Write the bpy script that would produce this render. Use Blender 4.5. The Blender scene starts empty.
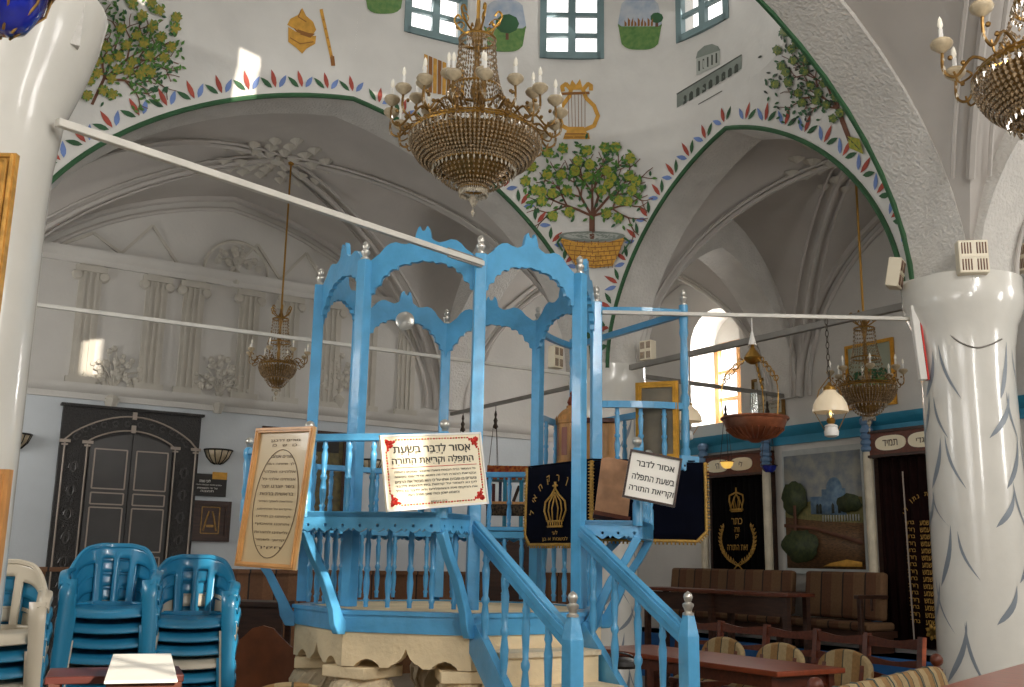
import bpy, bmesh, math, random
from mathutils import Vector, Matrix
from mathutils.bvhtree import BVHTree
from mathutils.geometry import tessellate_polygon
random.seed(7)
SC = bpy.context.scene
COL = SC.collection
PI = math.pi
V = Vector
def R(d): return math.radians(d)

# ------------------------------------------------------------------ camera
YAW, PITCH, ROLL, FPX = R(32), R(11.95), R(1.04), 1025.0
EYE = V((0, 0, 1.5))
hf = V((math.sin(YAW), math.cos(YAW), 0)); hr = V((math.cos(YAW), -math.sin(YAW), 0)); zz = V((0, 0, 1))
CF = math.cos(PITCH)*hf + math.sin(PITCH)*zz
CU0 = -math.sin(PITCH)*hf + math.cos(PITCH)*zz
CR = math.cos(ROLL)*hr + math.sin(ROLL)*CU0
CU = -math.sin(ROLL)*hr + math.cos(ROLL)*CU0
cam = bpy.data.cameras.new('camera'); camo = bpy.data.objects.new('camera', cam); COL.objects.link(camo)
cam.sensor_width = 36.0; cam.lens = 36.0*FPX/1024.0; cam.clip_start = 0.05; cam.clip_end = 200
m = Matrix((( CR.x, CU.x, -CF.x, EYE.x), (CR.y, CU.y, -CF.y, EYE.y), (CR.z, CU.z, -CF.z, EYE.z), (0, 0, 0, 1)))
camo.matrix_world = m
SC.camera = camo
def ray(px, py): return CF + CR*((px-512)/FPX) + CU*((343.5-py)/FPX)
def onX(px, py, x): d = ray(px, py); return EYE + d*(x/d.x)
def onY(px, py, y): d = ray(px, py); return EYE + d*(y/d.y)
def onZ(px, py, z): d = ray(px, py); return EYE + d*((z-EYE.z)/d.z)
def atD(px, py, D): d = ray(px, py); return EYE + d*(D/(d.x*hf.x+d.y*hf.y))

# ------------------------------------------------------------------ materials
def s2l(c): return c/12.92 if c <= .04045 else ((c+.055)/1.055)**2.4
def rgb(h):
    h = h.lstrip('#'); return tuple(s2l(int(h[i:i+2], 16)/255) for i in (0, 2, 4)) + (1,)
MATS = {}
def mat(name, col, rough=.6, metal=0., var=.0, scale=6., bump=0., bscale=30., spec=.5, col2=None, emit=None, estr=0., coat=0., stretch=None):
    if name in MATS: return MATS[name]
    mt = bpy.data.materials.new(name); mt.use_nodes = True
    nt = mt.node_tree; b = nt.nodes['Principled BSDF']
    c = rgb(col)
    b.inputs['Base Color'].default_value = c; b.inputs['Roughness'].default_value = rough
    b.inputs['Metallic'].default_value = metal; b.inputs['Specular IOR Level'].default_value = spec
    if coat: b.inputs['Coat Weight'].default_value = coat; b.inputs['Coat Roughness'].default_value = .08
    tc = nt.nodes.new('ShaderNodeTexCoord')
    src = tc.outputs['Object']
    if stretch:
        mp = nt.nodes.new('ShaderNodeMapping'); mp.inputs['Scale'].default_value = stretch
        nt.links.new(src, mp.inputs['Vector']); src = mp.outputs['Vector']
    if var or col2:
        n = nt.nodes.new('ShaderNodeTexNoise'); n.inputs['Scale'].default_value = scale; n.inputs['Detail'].default_value = 4
        nt.links.new(src, n.inputs['Vector'])
        r = nt.nodes.new('ShaderNodeValToRGB')
        if col2: c2 = rgb(col2); lo, hi = c, c2
        else:
            lo = tuple(x*(1-var) for x in c[:3])+(1,); hi = tuple(min(1, x*(1+var)) for x in c[:3])+(1,)
        r.color_ramp.elements[0].color = lo; r.color_ramp.elements[1].color = hi
        r.color_ramp.elements[0].position = .35; r.color_ramp.elements[1].position = .65
        nt.links.new(n.outputs['Fac'], r.inputs['Fac']); nt.links.new(r.outputs['Color'], b.inputs['Base Color'])
    if bump:
        n2 = nt.nodes.new('ShaderNodeTexNoise'); n2.inputs['Scale'].default_value = bscale; n2.inputs['Detail'].default_value = 3
        nt.links.new(src, n2.inputs['Vector'])
        bp = nt.nodes.new('ShaderNodeBump'); bp.inputs['Strength'].default_value = bump; bp.inputs['Distance'].default_value = .02
        nt.links.new(n2.outputs['Fac'], bp.inputs['Height']); nt.links.new(bp.outputs['Normal'], b.inputs['Normal'])
    if emit:
        b.inputs['Emission Color'].default_value = rgb(emit); b.inputs['Emission Strength'].default_value = estr
    MATS[name] = mt; return mt
def stripes(name, c1, c2, axis=0, scale=8., rough=.85, var=.15, width=.5, c3=None):
    """woven or boarded stripes along an object axis"""
    mt = bpy.data.materials.new(name); mt.use_nodes = True; nt = mt.node_tree; b = nt.nodes['Principled BSDF']
    b.inputs['Roughness'].default_value = rough
    tc = nt.nodes.new('ShaderNodeTexCoord'); sp = nt.nodes.new('ShaderNodeSeparateXYZ'); nt.links.new(tc.outputs['Object'], sp.inputs[0])
    mu = nt.nodes.new('ShaderNodeMath'); mu.operation = 'MULTIPLY'; mu.inputs[1].default_value = scale; nt.links.new(sp.outputs[axis], mu.inputs[0])
    fr = nt.nodes.new('ShaderNodeMath'); fr.operation = 'FRACT'; nt.links.new(mu.outputs[0], fr.inputs[0])
    rp = nt.nodes.new('ShaderNodeValToRGB'); rp.color_ramp.interpolation = 'CONSTANT'
    rp.color_ramp.elements[0].color = rgb(c1); rp.color_ramp.elements[1].position = width; rp.color_ramp.elements[1].color = rgb(c2)
    if c3: e = rp.color_ramp.elements.new(.93); e.color = rgb(c3)
    nt.links.new(fr.outputs[0], rp.inputs['Fac'])
    n = nt.nodes.new('ShaderNodeTexNoise'); n.inputs['Scale'].default_value = 45; nt.links.new(tc.outputs['Object'], n.inputs['Vector'])
    mx = nt.nodes.new('ShaderNodeMix'); mx.data_type = 'RGBA'; mx.blend_type = 'MULTIPLY'; mx.inputs['Factor'].default_value = var*3
    nt.links.new(rp.outputs['Color'], mx.inputs[6]); nt.links.new(n.outputs['Fac'], mx.inputs[7]); nt.links.new(mx.outputs[2], b.inputs['Base Color'])
    MATS[name] = mt; return mt
def glass(name, tint='#ffffff', gl=.12):
    mt = bpy.data.materials.new(name); mt.use_nodes = True; nt = mt.node_tree; nt.nodes.clear()
    o = nt.nodes.new('ShaderNodeOutputMaterial'); t = nt.nodes.new('ShaderNodeBsdfTransparent'); g = nt.nodes.new('ShaderNodeBsdfGlossy')
    t.inputs['Color'].default_value = rgb(tint); g.inputs['Roughness'].default_value = .08
    x = nt.nodes.new('ShaderNodeMixShader'); x.inputs[0].default_value = gl
    nt.links.new(t.outputs[0], x.inputs[1]); nt.links.new(g.outputs[0], x.inputs[2]); nt.links.new(x.outputs[0], o.inputs['Surface'])
    MATS[name] = mt; return mt

M_WHITE = mat('white_plaster', '#d5d3ce', .75, var=.05, scale=2.2, bump=.25, bscale=9)
M_SOFF = mat('textured_plaster', '#cfccc6', .8, var=.05, scale=5, bump=.8, bscale=38)
M_VAULT = mat('vault_plaster', '#b9b4ae', .8, var=.06, scale=1.6, bump=.25, bscale=7)
M_PALE = mat('pale_blue_wall_paint', '#c2c8cc', .6, var=.05, scale=1.5, bump=.1)
M_UPPER = mat('upper_wall_plaster', '#c9c6c0', .7, var=.05, scale=1.5, bump=.15)
M_RELIEF = mat('relief_plaster', '#beb9ae', .75, var=.05)
M_PILLAR = mat('glossy_white_pillar_paint', '#dcdad2', .22, var=.04, scale=3, bump=.12, bscale=10, coat=.5)
M_STROKE = mat('grey_blue_brush_stroke', '#848d96', .35)
M_BLUE = mat('sky_blue_gloss_paint', '#57a6d5', .3, var=.08, scale=9, bump=.18, bscale=22, coat=.35)
M_BLUED = mat('teal_blue_moulding_paint', '#2f86a6', .4, var=.08)
M_BLUEP = mat('plinth_blue_paint', '#1d5f9e', .5, var=.1)
M_TEAL = mat('teal_window_paint', '#71898c', .5, var=.08)
M_STONE = mat('cream_stone', '#ecd6ae', .75, var=.08, scale=4, bump=.4, bscale=25)
M_STONEC = mat('carved_pale_stone', '#e2d0b0', .8, var=.10, scale=6, bump=.8, bscale=28)
M_SILVER = mat('silver_paint', '#c9c6be', .3, .75)
M_BROWN = mat('dark_brown_wood', '#3a2318', .45, var=.3, scale=5, stretch=(1, 1, 8))
M_REDWD = mat('red_brown_wood', '#5e2c18', .4, var=.25, scale=5, stretch=(1, 6, 6))
M_TABLE = mat('polished_red_table', '#8a3f22', .3, var=.15, scale=4, stretch=(6, 1, 1))
M_OAK = mat('light_wood', '#c08a4f', .45, var=.2, scale=6, stretch=(6, 6, 1))
M_FRAME = mat('honey_wood_frame', '#cf9a5e', .35, var=.12, scale=8)
M_GOLD = mat('gilded_gold', '#c9963a', .35, .7, var=.15, scale=20)
M_GOLDP = mat('gold_thread', '#b99043', .55, .2, var=.2, scale=60)
M_BRASS = mat('brass', '#a8803c', .3, .85)
M_BRASSD = mat('old_brass', '#8a6a3a', .4, .7, var=.2, scale=30)
M_COPPER = mat('copper', '#a4664a', .35, .8, var=.15, scale=20)
M_CRYS = mat('crystal_beads', '#9c8566', .12, .15, var=.55, scale=55, spec=1.0, coat=.6)
M_CRYSL = mat('clear_crystal_drops', '#bfb4a0', .08, .1, var=.4, scale=40, spec=1.0, coat=.8)
M_CUP = mat('onyx_cup', '#b5a588', .4, var=.15, scale=25)
M_BULB = mat('candle_bulb', '#e9e4d6', .2, emit='#fff6e0', estr=.12)
M_CREAM = mat('cream_plastic', '#e6dcc4', .4)
M_WHITEP = mat('white_paint', '#e8e6e0', .4)
M_PAPER = mat('white_paper', '#f2efe6', .6)
M_CREAMP = mat('cream_paper', '#efe4c6', .35, coat=.4)
M_TANP = mat('tan_parchment', '#c9b48c', .35, var=.05, scale=3, coat=.3)
M_INK = mat('black_ink', '#1b1712', .5)
M_INKB = mat('brown_ink', '#57422e', .5)
M_REDINK = mat('red_ornament_ink', '#cf2f22', .5)
M_VELVET = mat('midnight_velvet', '#070a18', .95, var=.2, spec=.1)
M_VELVR = mat('dark_maroon_velvet', '#1c0d0c', .95, var=.2, spec=.1)
M_VELVB = mat('black_velvet_curtain', '#0d0c0d', .95, var=.2, spec=.1)
M_IRON = mat('black_iron', '#2b2927', .45, .3, var=.2, scale=12)
M_DKDOOR = mat('dark_carved_door', '#2e2c2b', .5, var=.25, scale=40, bump=.8, bscale=60)
M_DKPAN = mat('dark_door_panel', '#3b3836', .4, var=.12, scale=5)
M_LINE = mat('pale_beading', '#a3968a', .5)
M_CH_B = mat('blue_plastic', '#2a88b2', .3, coat=.3)
M_CH_W = mat('ivory_plastic', '#d8cdb8', .35, coat=.2)
M_GREY = mat('grey_steel_rod', '#8d8a84', .4, .4, var=.1)
M_WROD = mat('white_painted_rod', '#d6d3ca', .4, var=.08)
M_CHAIN = mat('dark_chain', '#3a3026', .5, .5)
M_MILK = mat('milk_glass_shade', '#eadcc2', .3, emit='#ffd9a0', estr=.12)
M_FLAME = mat('oil_flame', '#ffe9a8', .5, emit='#ffd070', estr=6.)
M_GLOWG = mat('lit_lamp_glass', '#d9b55c', .3, emit='#ffc860', estr=.8)
M_BLUEGL = mat('cobalt_glass', '#0b1f8a', .08, coat=.8, spec=.8, var=.4, scale=14)
M_TILE = mat('stone_floor_tiles', '#8f8474', .5, var=.1, scale=3)
M_PGREEN = mat('painted_leaf_green', '#4f7a34', .7, var=.3, scale=30)
M_PGREEND = mat('painted_dark_green', '#2f5a38', .7, var=.15)
M_PFRUIT = mat('painted_fruit_green', '#7d9436', .7, col2='#b0a23a', scale=40)
M_PYEL = mat('painted_fruit_yellow', '#a8923a', .7, col2='#6f7a2c', scale=40)
M_PBARK = mat('painted_branch_brown', '#6a4432', .7, var=.2)
M_PRED = mat('painted_leaf_red', '#a5483a', .7, var=.15)
M_PBLU = mat('painted_leaf_blue', '#6d86bd', .7, var=.15)
M_PGOLD = mat('painted_gold', '#c8953a', .7, var=.15, scale=14)
M_PGOLDD = mat('painted_gold_shadow', '#8a5a24', .7)  # darker gold paint for mural lines and details
M_PSKY = mat('painted_sky', '#9aa9bd', .7, col2='#b9bfc6', scale=8)
M_PGRASS = mat('painted_grass', '#6c8c4c', .7, col2='#4f7a3f', scale=18)
M_PGREY = mat('painted_grey', '#7d857d', .7, var=.15)
M_PGREYL = mat('painted_light_grey', '#a9ada6', .7)
M_PDARK = mat('painted_dark', '#3a4038', .7)
M_STRIPE = stripes('striped_upholstery', '#7a5a3c', '#6a452c', 1, 3.2, c3='#2c2018')
M_STRIPX = stripes('striped_upholstery_along', '#b79f74', '#a07a4a', 0, 5.5, c3='#4c4a3c')
M_WAINS = stripes('wainscot_boards', '#7a5233', '#8a5e3c', 0, 3.0, rough=.5, width=.5, c3='#21140c')
G_PANE = glass('window_glass', gl=.05)
G_CLEAR = glass('clear_lamp_glass', '#e8ece8', .25)

# ------------------------------------------------------------------ mesh builder
class MB:
    def __init__(s): s.v = []; s.f = []; s.m = []; s.br = []
    def add(s, vs, fs, mi=0):
        o = len(s.v); s.v += [V(p) for p in vs]; s.f += [[i+o for i in f] for f in fs]; s.m += [mi]*len(fs); return s
    def box(s, c, d, rz=0., mi=0):
        c = V(c); ca, sa = math.cos(rz), math.sin(rz); vs = []
        for z in (-1, 1):
            for x, y in ((-1, -1), (1, -1), (1, 1), (-1, 1)):
                a, b = x*d[0]/2, y*d[1]/2; vs.append(c+V((a*ca-b*sa, a*sa+b*ca, z*d[2]/2)))
        return s.add(vs, [[3, 2, 1, 0], [4, 5, 6, 7], [0, 1, 5, 4], [1, 2, 6, 5], [2, 3, 7, 6], [3, 0, 4, 7]], mi)
    def bar(s, p0, p1, w, h, up=(0, 0, 1), mi=0):
        p0, p1 = V(p0), V(p1); t = (p1-p0).normalized(); up = V(up)
        sd = t.cross(up)
        if sd.length < 1e-4: sd = t.cross(V((1, 0, 0)))
        sd.normalize(); u = sd.cross(t); vs = []
        for p in (p0, p1):
            for a, b in ((-1, -1), (1, -1), (1, 1), (-1, 1)): vs.append(p+sd*(a*w/2)+u*(b*h/2))
        return s.add(vs, [[3, 2, 1, 0], [4, 5, 6, 7], [0, 1, 5, 4], [1, 2, 6, 5], [2, 3, 7, 6], [3, 0, 4, 7]], mi)
    def tube(s, pts, r, n=8, closed=False, mi=0, caps=True):
        pts = [V(p) for p in pts]; k = len(pts); rs = r if isinstance(r, (list, tuple)) else [r]*k
        T = []
        for i in range(k):
            a = pts[(i-1) % k] if (closed or i > 0) else pts[i]; b = pts[(i+1) % k] if (closed or i < k-1) else pts[i]
            t = (b-a); T.append(t.normalized() if t.length > 1e-9 else V((0, 0, 1)))
        nrm = T[0].cross(V((0, 0, 1)))
        if nrm.length < 1e-3: nrm = T[0].cross(V((1, 0, 0)))
        nrm.normalize(); vs = []
        for i in range(k):
            nrm = (nrm - T[i]*nrm.dot(T[i])); nrm.normalize(); bn = T[i].cross(nrm)
            for j in range(n):
                a = 2*PI*j/n; vs.append(pts[i]+(nrm*math.cos(a)+bn*math.sin(a))*rs[i])
        fs = []; kk = k if closed else k-1
        for i in range(kk):
            for j in range(n):
                a, b = i*n+j, i*n+(j+1) % n; c, d = ((i+1) % k)*n+(j+1) % n, ((i+1) % k)*n+j; fs.append([a, b, c, d])
        if caps and not closed: fs.append(list(range(n))[::-1]); fs.append([(k-1)*n+j for j in range(n)])
        return s.add(vs, fs, mi)
    def lathe(s, prof, base=(0, 0, 0), n=16, mi=0, a0=0., a1=2*PI, axis=None):
        base = V(base); vs = []; fs = []; full = abs(a1-a0-2*PI) < 1e-6; cnt = n if full else n+1
        if axis is None: X, Y, Z = V((1, 0, 0)), V((0, 1, 0)), V((0, 0, 1))
        else:
            Z = V(axis).normalized(); X = Z.cross(V((0, 0, 1)))
            if X.length < 1e-3: X = V((1, 0, 0))
            X.normalize(); Y = Z.cross(X)
        for r, z in prof:
            for j in range(cnt):
                a = a0+(a1-a0)*j/n; vs.append(base+X*(r*math.cos(a))+Y*(r*math.sin(a))+Z*z)
        for i in range(len(prof)-1):
            for j in range(n):
                j2 = (j+1) % cnt; fs.append([i*cnt+j, i*cnt+j2, (i+1)*cnt+j2, (i+1)*cnt+j])
        if full:
            if prof[0][0] > 1e-5: fs.append(list(range(cnt))[::-1])
            if prof[-1][0] > 1e-5: fs.append([(len(prof)-1)*cnt+j for j in range(cnt)])
        return s.add(vs, fs, mi)
    def sphere(s, c, r, n=10, k=6, mi=0, sz=1.):
        return s.lathe([(r*math.sin(PI*i/k)+(1e-6 if i in (0, k) else 0), -r*sz*math.cos(PI*i/k)) for i in range(k+1)], c, n, mi)
    def prism(s, poly, o, ux, uy, ext, mi=0, back=True):
        """2D outline extruded by the vector ext"""
        o, ux, uy, ext = V(o), V(ux), V(uy), V(ext); n = len(poly)
        a = [o+ux*x+uy*y for x, y in poly]; vs = a+[p+ext for p in a]
        fs = [list(range(n, 2*n))] + ([list(range(n))[::-1]] if back else [])
        for i in range(n): j = (i+1) % n; fs.append([i, j, n+j, n+i])
        return s.add(vs, fs, mi)
    def grid(s, pts, mi=0, mask=None, closed=False):
        """pts[i][j] -> quads"""
        ni, nj = len(pts), len(pts[0]); vs = [p for row in pts for p in row]; fs = []
        for i in range(ni-1):
            for j in range(nj if closed else nj-1):
                if mask and not mask(i, j): continue
                j2 = (j+1) % nj; fs.append([i*nj+j, i*nj+j2, (i+1)*nj+j2, (i+1)*nj+j])
        return s.add(vs, fs, mi)
    def octa(s, c, r, h, mi=0):
        c = V(c); return s.add([c+V((r, 0, 0)), c+V((0, r, 0)), c+V((-r, 0, 0)), c+V((0, -r, 0)), c+V((0, 0, h)), c-V((0, 0, h))],
            [[0, 1, 4], [1, 2, 4], [2, 3, 4], [3, 0, 4], [1, 0, 5], [2, 1, 5], [3, 2, 5], [0, 3, 5]], mi)
    def mesh(s, name, mats, sharp=38, origin=(0, 0, 0)):
        me = bpy.data.meshes.new(name); o = V(origin)
        me.from_pydata([tuple(p-o) for p in s.v], [], s.f)
        mats = mats if isinstance(mats, (list, tuple)) else [mats]
        for q in mats: me.materials.append(q)
        for p, i in zip(me.polygons, s.m): p.material_index = min(i, len(mats)-1); p.use_smooth = True
        bm = bmesh.new(); bm.from_mesh(me); bmesh.ops.remove_doubles(bm, verts=bm.verts, dist=1e-5)
        if s.m and len(s.f) < 60000: bmesh.ops.recalc_face_normals(bm, faces=bm.faces)
        bm.to_mesh(me); bm.free()
        if sharp is not None: me.set_sharp_from_angle(angle=R(sharp))
        me.update(); return me
    def build(s, name, mats, parent=None, sharp=38, label=None, local=False, solid=0., bevel=0.):
        if not s.v: return None
        if s.br and name == 'lettering' and parent is not None and len(s.br) > 1:   # every line of writing is a part of its own
            out = None; ends = s.br[1:]+[len(s.f)]
            for a, b in zip(s.br, ends):
                ids = sorted({i for f in s.f[a:b] for i in f}); mp = {i: k for k, i in enumerate(ids)}
                q = MB(); q.add([s.v[i] for i in ids], [[mp[i] for i in f] for f in s.f[a:b]]); out = q.build(name, mats, parent, sharp, label, local)
            return out
        if parent is not None and not local: org = wloc(parent)
        elif parent is None and not local:
            lo = [min(p[i] for p in s.v) for i in range(3)]; hi = [max(p[i] for p in s.v) for i in range(3)]
            org = V(((lo[0]+hi[0])/2, (lo[1]+hi[1])/2, lo[2]))
        else: org = V((0, 0, 0))
        o = bpy.data.objects.new(name, s.mesh(name, mats, sharp, org)); COL.objects.link(o)
        if parent is not None: o.parent = parent
        elif not local: o.location = org
        if label: o['label'] = label
        if solid:
            md = o.modifiers.new('thickness', 'SOLIDIFY'); md.thickness = solid; md.offset = 0
        if bevel:
            md = o.modifiers.new('bevel', 'BEVEL'); md.width = bevel; md.segments = 2; md.limit_method = 'ANGLE'
        return o
def wloc(o):
    p = V((0, 0, 0))
    while o is not None: p = p+o.location; o = o.parent
    return p
def tag(o, label=None, cat=None, group=None, kind=None):
    if label: o['label'] = label
    if cat: o['category'] = cat
    if group: o['group'] = group
    if kind: o['kind'] = kind
    return o
def thing(name, label, cat, loc=(0, 0, 0), group=None):
    o = bpy.data.objects.new(name, None); COL.objects.link(o); o.location = loc; o.empty_display_size = .1
    return tag(o, label, cat, group)
def struct(o, label=None):
    o['kind'] = 'structure'
    if label: o['label'] = label
    return o
def copy_tree(o, parent=None):
    c = o.copy(); COL.objects.link(c); c.parent = parent
    for ch in list(o.children): copy_tree(ch, c)
    return c
def text_mesh(s, size, bold=.012, extrude=0.0, align='CENTER', space=1.0, line=1.0):
    """Hebrew is set right to left: every line is reversed before setting"""
    cu = bpy.data.curves.new('lettering', 'FONT')
    cu.body = '\n'.join(l[::-1] for l in s.split('\n')); cu.size = size; cu.extrude = extrude
    cu.align_x = align; cu.align_y = 'CENTER'; cu.space_character = space; cu.space_line = line; cu.resolution_u = 3
    cu.fill_mode = 'NONE'
    o = bpy.data.objects.new('lettering', cu); COL.objects.link(o)
    bpy.context.view_layer.update()
    me = bpy.data.meshes.new_from_object(o.evaluated_get(bpy.context.evaluated_depsgraph_get()))
    bpy.data.objects.remove(o); bpy.data.curves.remove(cu)
    co = [v.co.copy() for v in me.vertices]; nb = {}
    for e in me.edges: i, j = e.vertices; nb.setdefault(i, []).append(j); nb.setdefault(j, []).append(i)
    seen = set(); loops = []
    for st in sorted(nb):
        if st in seen: continue
        lp = [st]; seen.add(st); cur = min((x for x in nb[st]), key=lambda x: (x != st+1, x))
        while cur not in seen:
            lp.append(cur); seen.add(cur); nx = [x for x in nb[cur] if x not in seen]
            if not nx: break
            cur = nx[0]
        if len(lp) > 2: loops.append(lp)
    def sa(l): return sum(co[l[i]].x*co[l[(i+1) % len(l)]].y-co[l[(i+1) % len(l)]].x*co[l[i]].y for i in range(len(l)))/2
    def inside(p, l):
        r = False
        for i in range(len(l)):
            a, b = co[l[i]], co[l[(i+1) % len(l)]]
            if (a.y > p.y) != (b.y > p.y) and p.x < (b.x-a.x)*(p.y-a.y)/(b.y-a.y)+a.x: r = not r
        return r
    if not loops: return [], []
    big = max(loops, key=lambda l: abs(sa(l))); sg = 1 if sa(big) > 0 else -1
    outer = [l for l in loops if sa(l)*sg > 0]; hol = [l for l in loops if sa(l)*sg <= 0]; fs = []
    for l in outer:
        hs = [h for h in hol if inside(co[h[0]], l)]; flat = l+[i for h in hs for i in h]
        fs += [[flat[i] for i in t] for t in tessellate_polygon([[co[i] for i in q] for q in [l]+hs])]
    return co, fs
def put_text(mb, s, c, ux, uy, size, width=None, height=None, mi=0, off=0., **k):
    """lettering laid in the plane (ux,uy) centred on c; stretched to the width and height asked for"""
    vs, fs = text_mesh(s, size, **k)
    if not vs: return
    mb.br.append(len(mb.f))
    x0, x1 = min(v.x for v in vs), max(v.x for v in vs); y0, y1 = min(v.y for v in vs), max(v.y for v in vs)
    sx = width/(x1-x0) if width else 1; sy = height/(y1-y0) if height else (sx if width else 1)
    ux, uy = V(ux).normalized(), V(uy).normalized(); nn = ux.cross(uy)
    b = k.get('bold', .012)*(x1-x0 if False else size)*.55
    for dx, dy, dz in (((0, 0, 0),) if b <= 0 else ((-b, 0, 0), (b, 0, .0002), (0, -b*.5, .0004), (0, b*.5, .0006))):
        mb.add([V(c)+ux*((v.x+dx-(x0+x1)/2)*sx)+uy*((v.y+dy-(y0+y1)/2)*sy)+nn*(off+v.z+dz) for v in vs], fs, mi)
def planar_holes(outer, holes, o, ux, uy, thick):
    """board with holes: outer and holes are 2D loops; thick is the extrusion vector; returns MB"""
    o, ux, uy, thick = V(o), V(ux), V(uy), V(thick); bm = bmesh.new(); loops = []
    for lp in [outer]+holes:
        vs = [bm.verts.new((x, y, 0)) for x, y in lp]; es = [bm.edges.new((vs[i], vs[(i+1) % len(vs)])) for i in range(len(vs))]; loops.append(vs)
    bmesh.ops.triangle_fill(bm, use_beauty=True, use_dissolve=False, edges=bm.edges[:])
    bm.verts.index_update(); mb = MB(); vv = [v.co.copy() for v in bm.verts]; fs = [[v.index for v in f.verts] for f in bm.faces]; n = len(vv)
    A = [o+ux*v.x+uy*v.y for v in vv]
    side = []
    for vs in loops:
        ids = [v.index for v in vs]
        for i in range(len(ids)): a, b = ids[i], ids[(i+1) % len(ids)]; side.append([a, b, n+b, n+a])
    mb.add(A+[p+thick for p in A], fs+[[i+n for i in f][::-1] for f in fs]+side); bm.free(); return mb
def lerp(a, b, t): return a+(b-a)*t
def spline(pts, n=6):
    """Catmull-Rom through points"""
    pts = [V(p) for p in pts]; out = []
    for i in range(len(pts)-1):
        p0 = pts[max(0, i-1)]; p1 = pts[i]; p2 = pts[i+1]; p3 = pts[min(len(pts)-1, i+2)]
        for j in range(n):
            t = j/n; out.append(.5*((2*p1)+(p2-p0)*t+(2*p0-5*p1+4*p2-p3)*t*t+(3*p1-p0-3*p2+p3)*t**3))
    out.append(pts[-1]); return out
# ------------------------------------------------------------------ the room shell
XL, XR, YB, YF = -1.3, 9.95, -1.5, 12.9          # side walls, back wall, far-left wall
X0, X1, Y0, Y1 = .55, 6.80, 4.93, 8.97           # inner planes of the four arches under the dome
CX, CY = (X0+X1)/2, (Y0+Y1)/2
ZS = 3.6
def prof(u, k): u = min(1., abs(u)); return (1-k)*math.sqrt(max(0, 1-u*u))+k*(1-u)
def inv(f, k):                                     # u at which the profile has the height fraction f
    if f >= 1: return 0.
    if f <= 0: return 1.
    lo, hi = 0., 1.
    for _ in range(40):
        q = (lo+hi)/2
        if prof(q, k) > f: lo = q
        else: hi = q
    return lo
HXF, HXN, HY = 2.98, 3.12, 1.93
hXF, hXN, hY = 2.40, 2.50, 2.13
KX, KY = .17, .24
PIL = dict(P=(7.03, 4.68), R=(7.05, 9.22), F=(.17, 4.70), L=(.28, 9.22))

# floor
mb = MB(); mb.box(((XL+XR)/2, (YB+YF)/2, -.05), (XR-XL+1.6, YF-YB+1.6, .1)); fl = mb.build('floor', M_TILE); struct(fl)
# tiles: brick pattern in the material
nt = M_TILE.node_tree; bk = nt.nodes.new('ShaderNodeTexBrick'); bk.offset = 0.; bk.inputs['Scale'].default_value = 2.2
bk.inputs['Mortar Size'].default_value = .012; bk.inputs['Brick Width'].default_value = 1.; bk.inputs['Row Height'].default_value = 1.
bk.inputs['Color1'].default_value = rgb('#8e8373'); bk.inputs['Color2'].default_value = rgb('#7f7464'); bk.inputs['Mortar'].default_value = rgb('#6c6356')
tcn = [n for n in nt.nodes if n.type == 'TEX_COORD'][0]
nt.links.new(tcn.outputs['Object'], bk.inputs['Vector']); nt.links.new(bk.outputs['Color'], nt.nodes['Principled BSDF'].inputs['Base Color'])

# left (far) wall with two paints
mb = MB(); mb.box(((XL+XR)/2, YF+.15, 1.68), (XR-XL+.6, .3, 3.36), mi=0); mb.box(((XL+XR)/2, YF+.15, 4.93), (XR-XL+.6, .3, 3.14), mi=1)
struct(mb.build('wall_left', [M_PALE, M_UPPER]), 'pale blue wall with plaster relief above the cornice')
# right wall with the arched window niche
def arch_hole(c, w, z0, z1, n=10):
    r = w/2; return [(c-r, z0), (c+r, z0)]+[(c+r*math.cos(PI*i/n), z1-r+r*math.sin(PI*i/n)) for i in range(n+1)]
NYC, NW = 10.52, 1.0
holes = [arch_hole(NYC, NW, 3.42, 5.06), arch_hole(1.2, 1.0, 3.4, 5.0)]
mb = planar_holes([(YB-.3, 0), (YF+.3, 0), (YF+.3, 6.5), (YB-.3, 6.5)], holes, (XR, 0, 0), (0, 1, 0), (0, 0, 1), (.6, 0, 0))
struct(mb.build('wall_right', M_UPPER), 'whitewashed wall with the arks and a deep arched window niche')
# back wall and side wall behind the camera, with unseen windows added to let in light
BW = [(4.07, .3, 5.38, 5.98), (1.9, .8, 2.6, 4.2), (3.3, .5, 4.3, 5.5), (8.9, .9, 2.5, 4.3)]  # unseen windows, placed to aim sun at post, box and sign
mb = planar_holes([(XL-.3, 0), (XR+.6, 0), (XR+.6, 6.5), (XL-.3, 6.5)], [arch_hole(*b) for b in BW], (0, YB, 0), (1, 0, 0), (0, 0, 1), (0, -.3, 0))
struct(mb.build('wall_back', M_UPPER))
SW = [(1.0, 1.2, 1.6, 4.4), (7.0, .7, 2.6, 4.0), (11.2, 1.1, 2.0, 4.4)]  # unseen side windows, added for light
mb = planar_holes([(YB-.3, 0), (YF+.3, 0), (YF+.3, 6.5), (YB-.3, 6.5)], [arch_hole(*b) for b in SW], (XL, 0, 0), (0, 1, 0), (0, 0, 1), (-.3, 0, 0))
struct(mb.build('wall_side', M_UPPER))
WN = [0]
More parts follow.
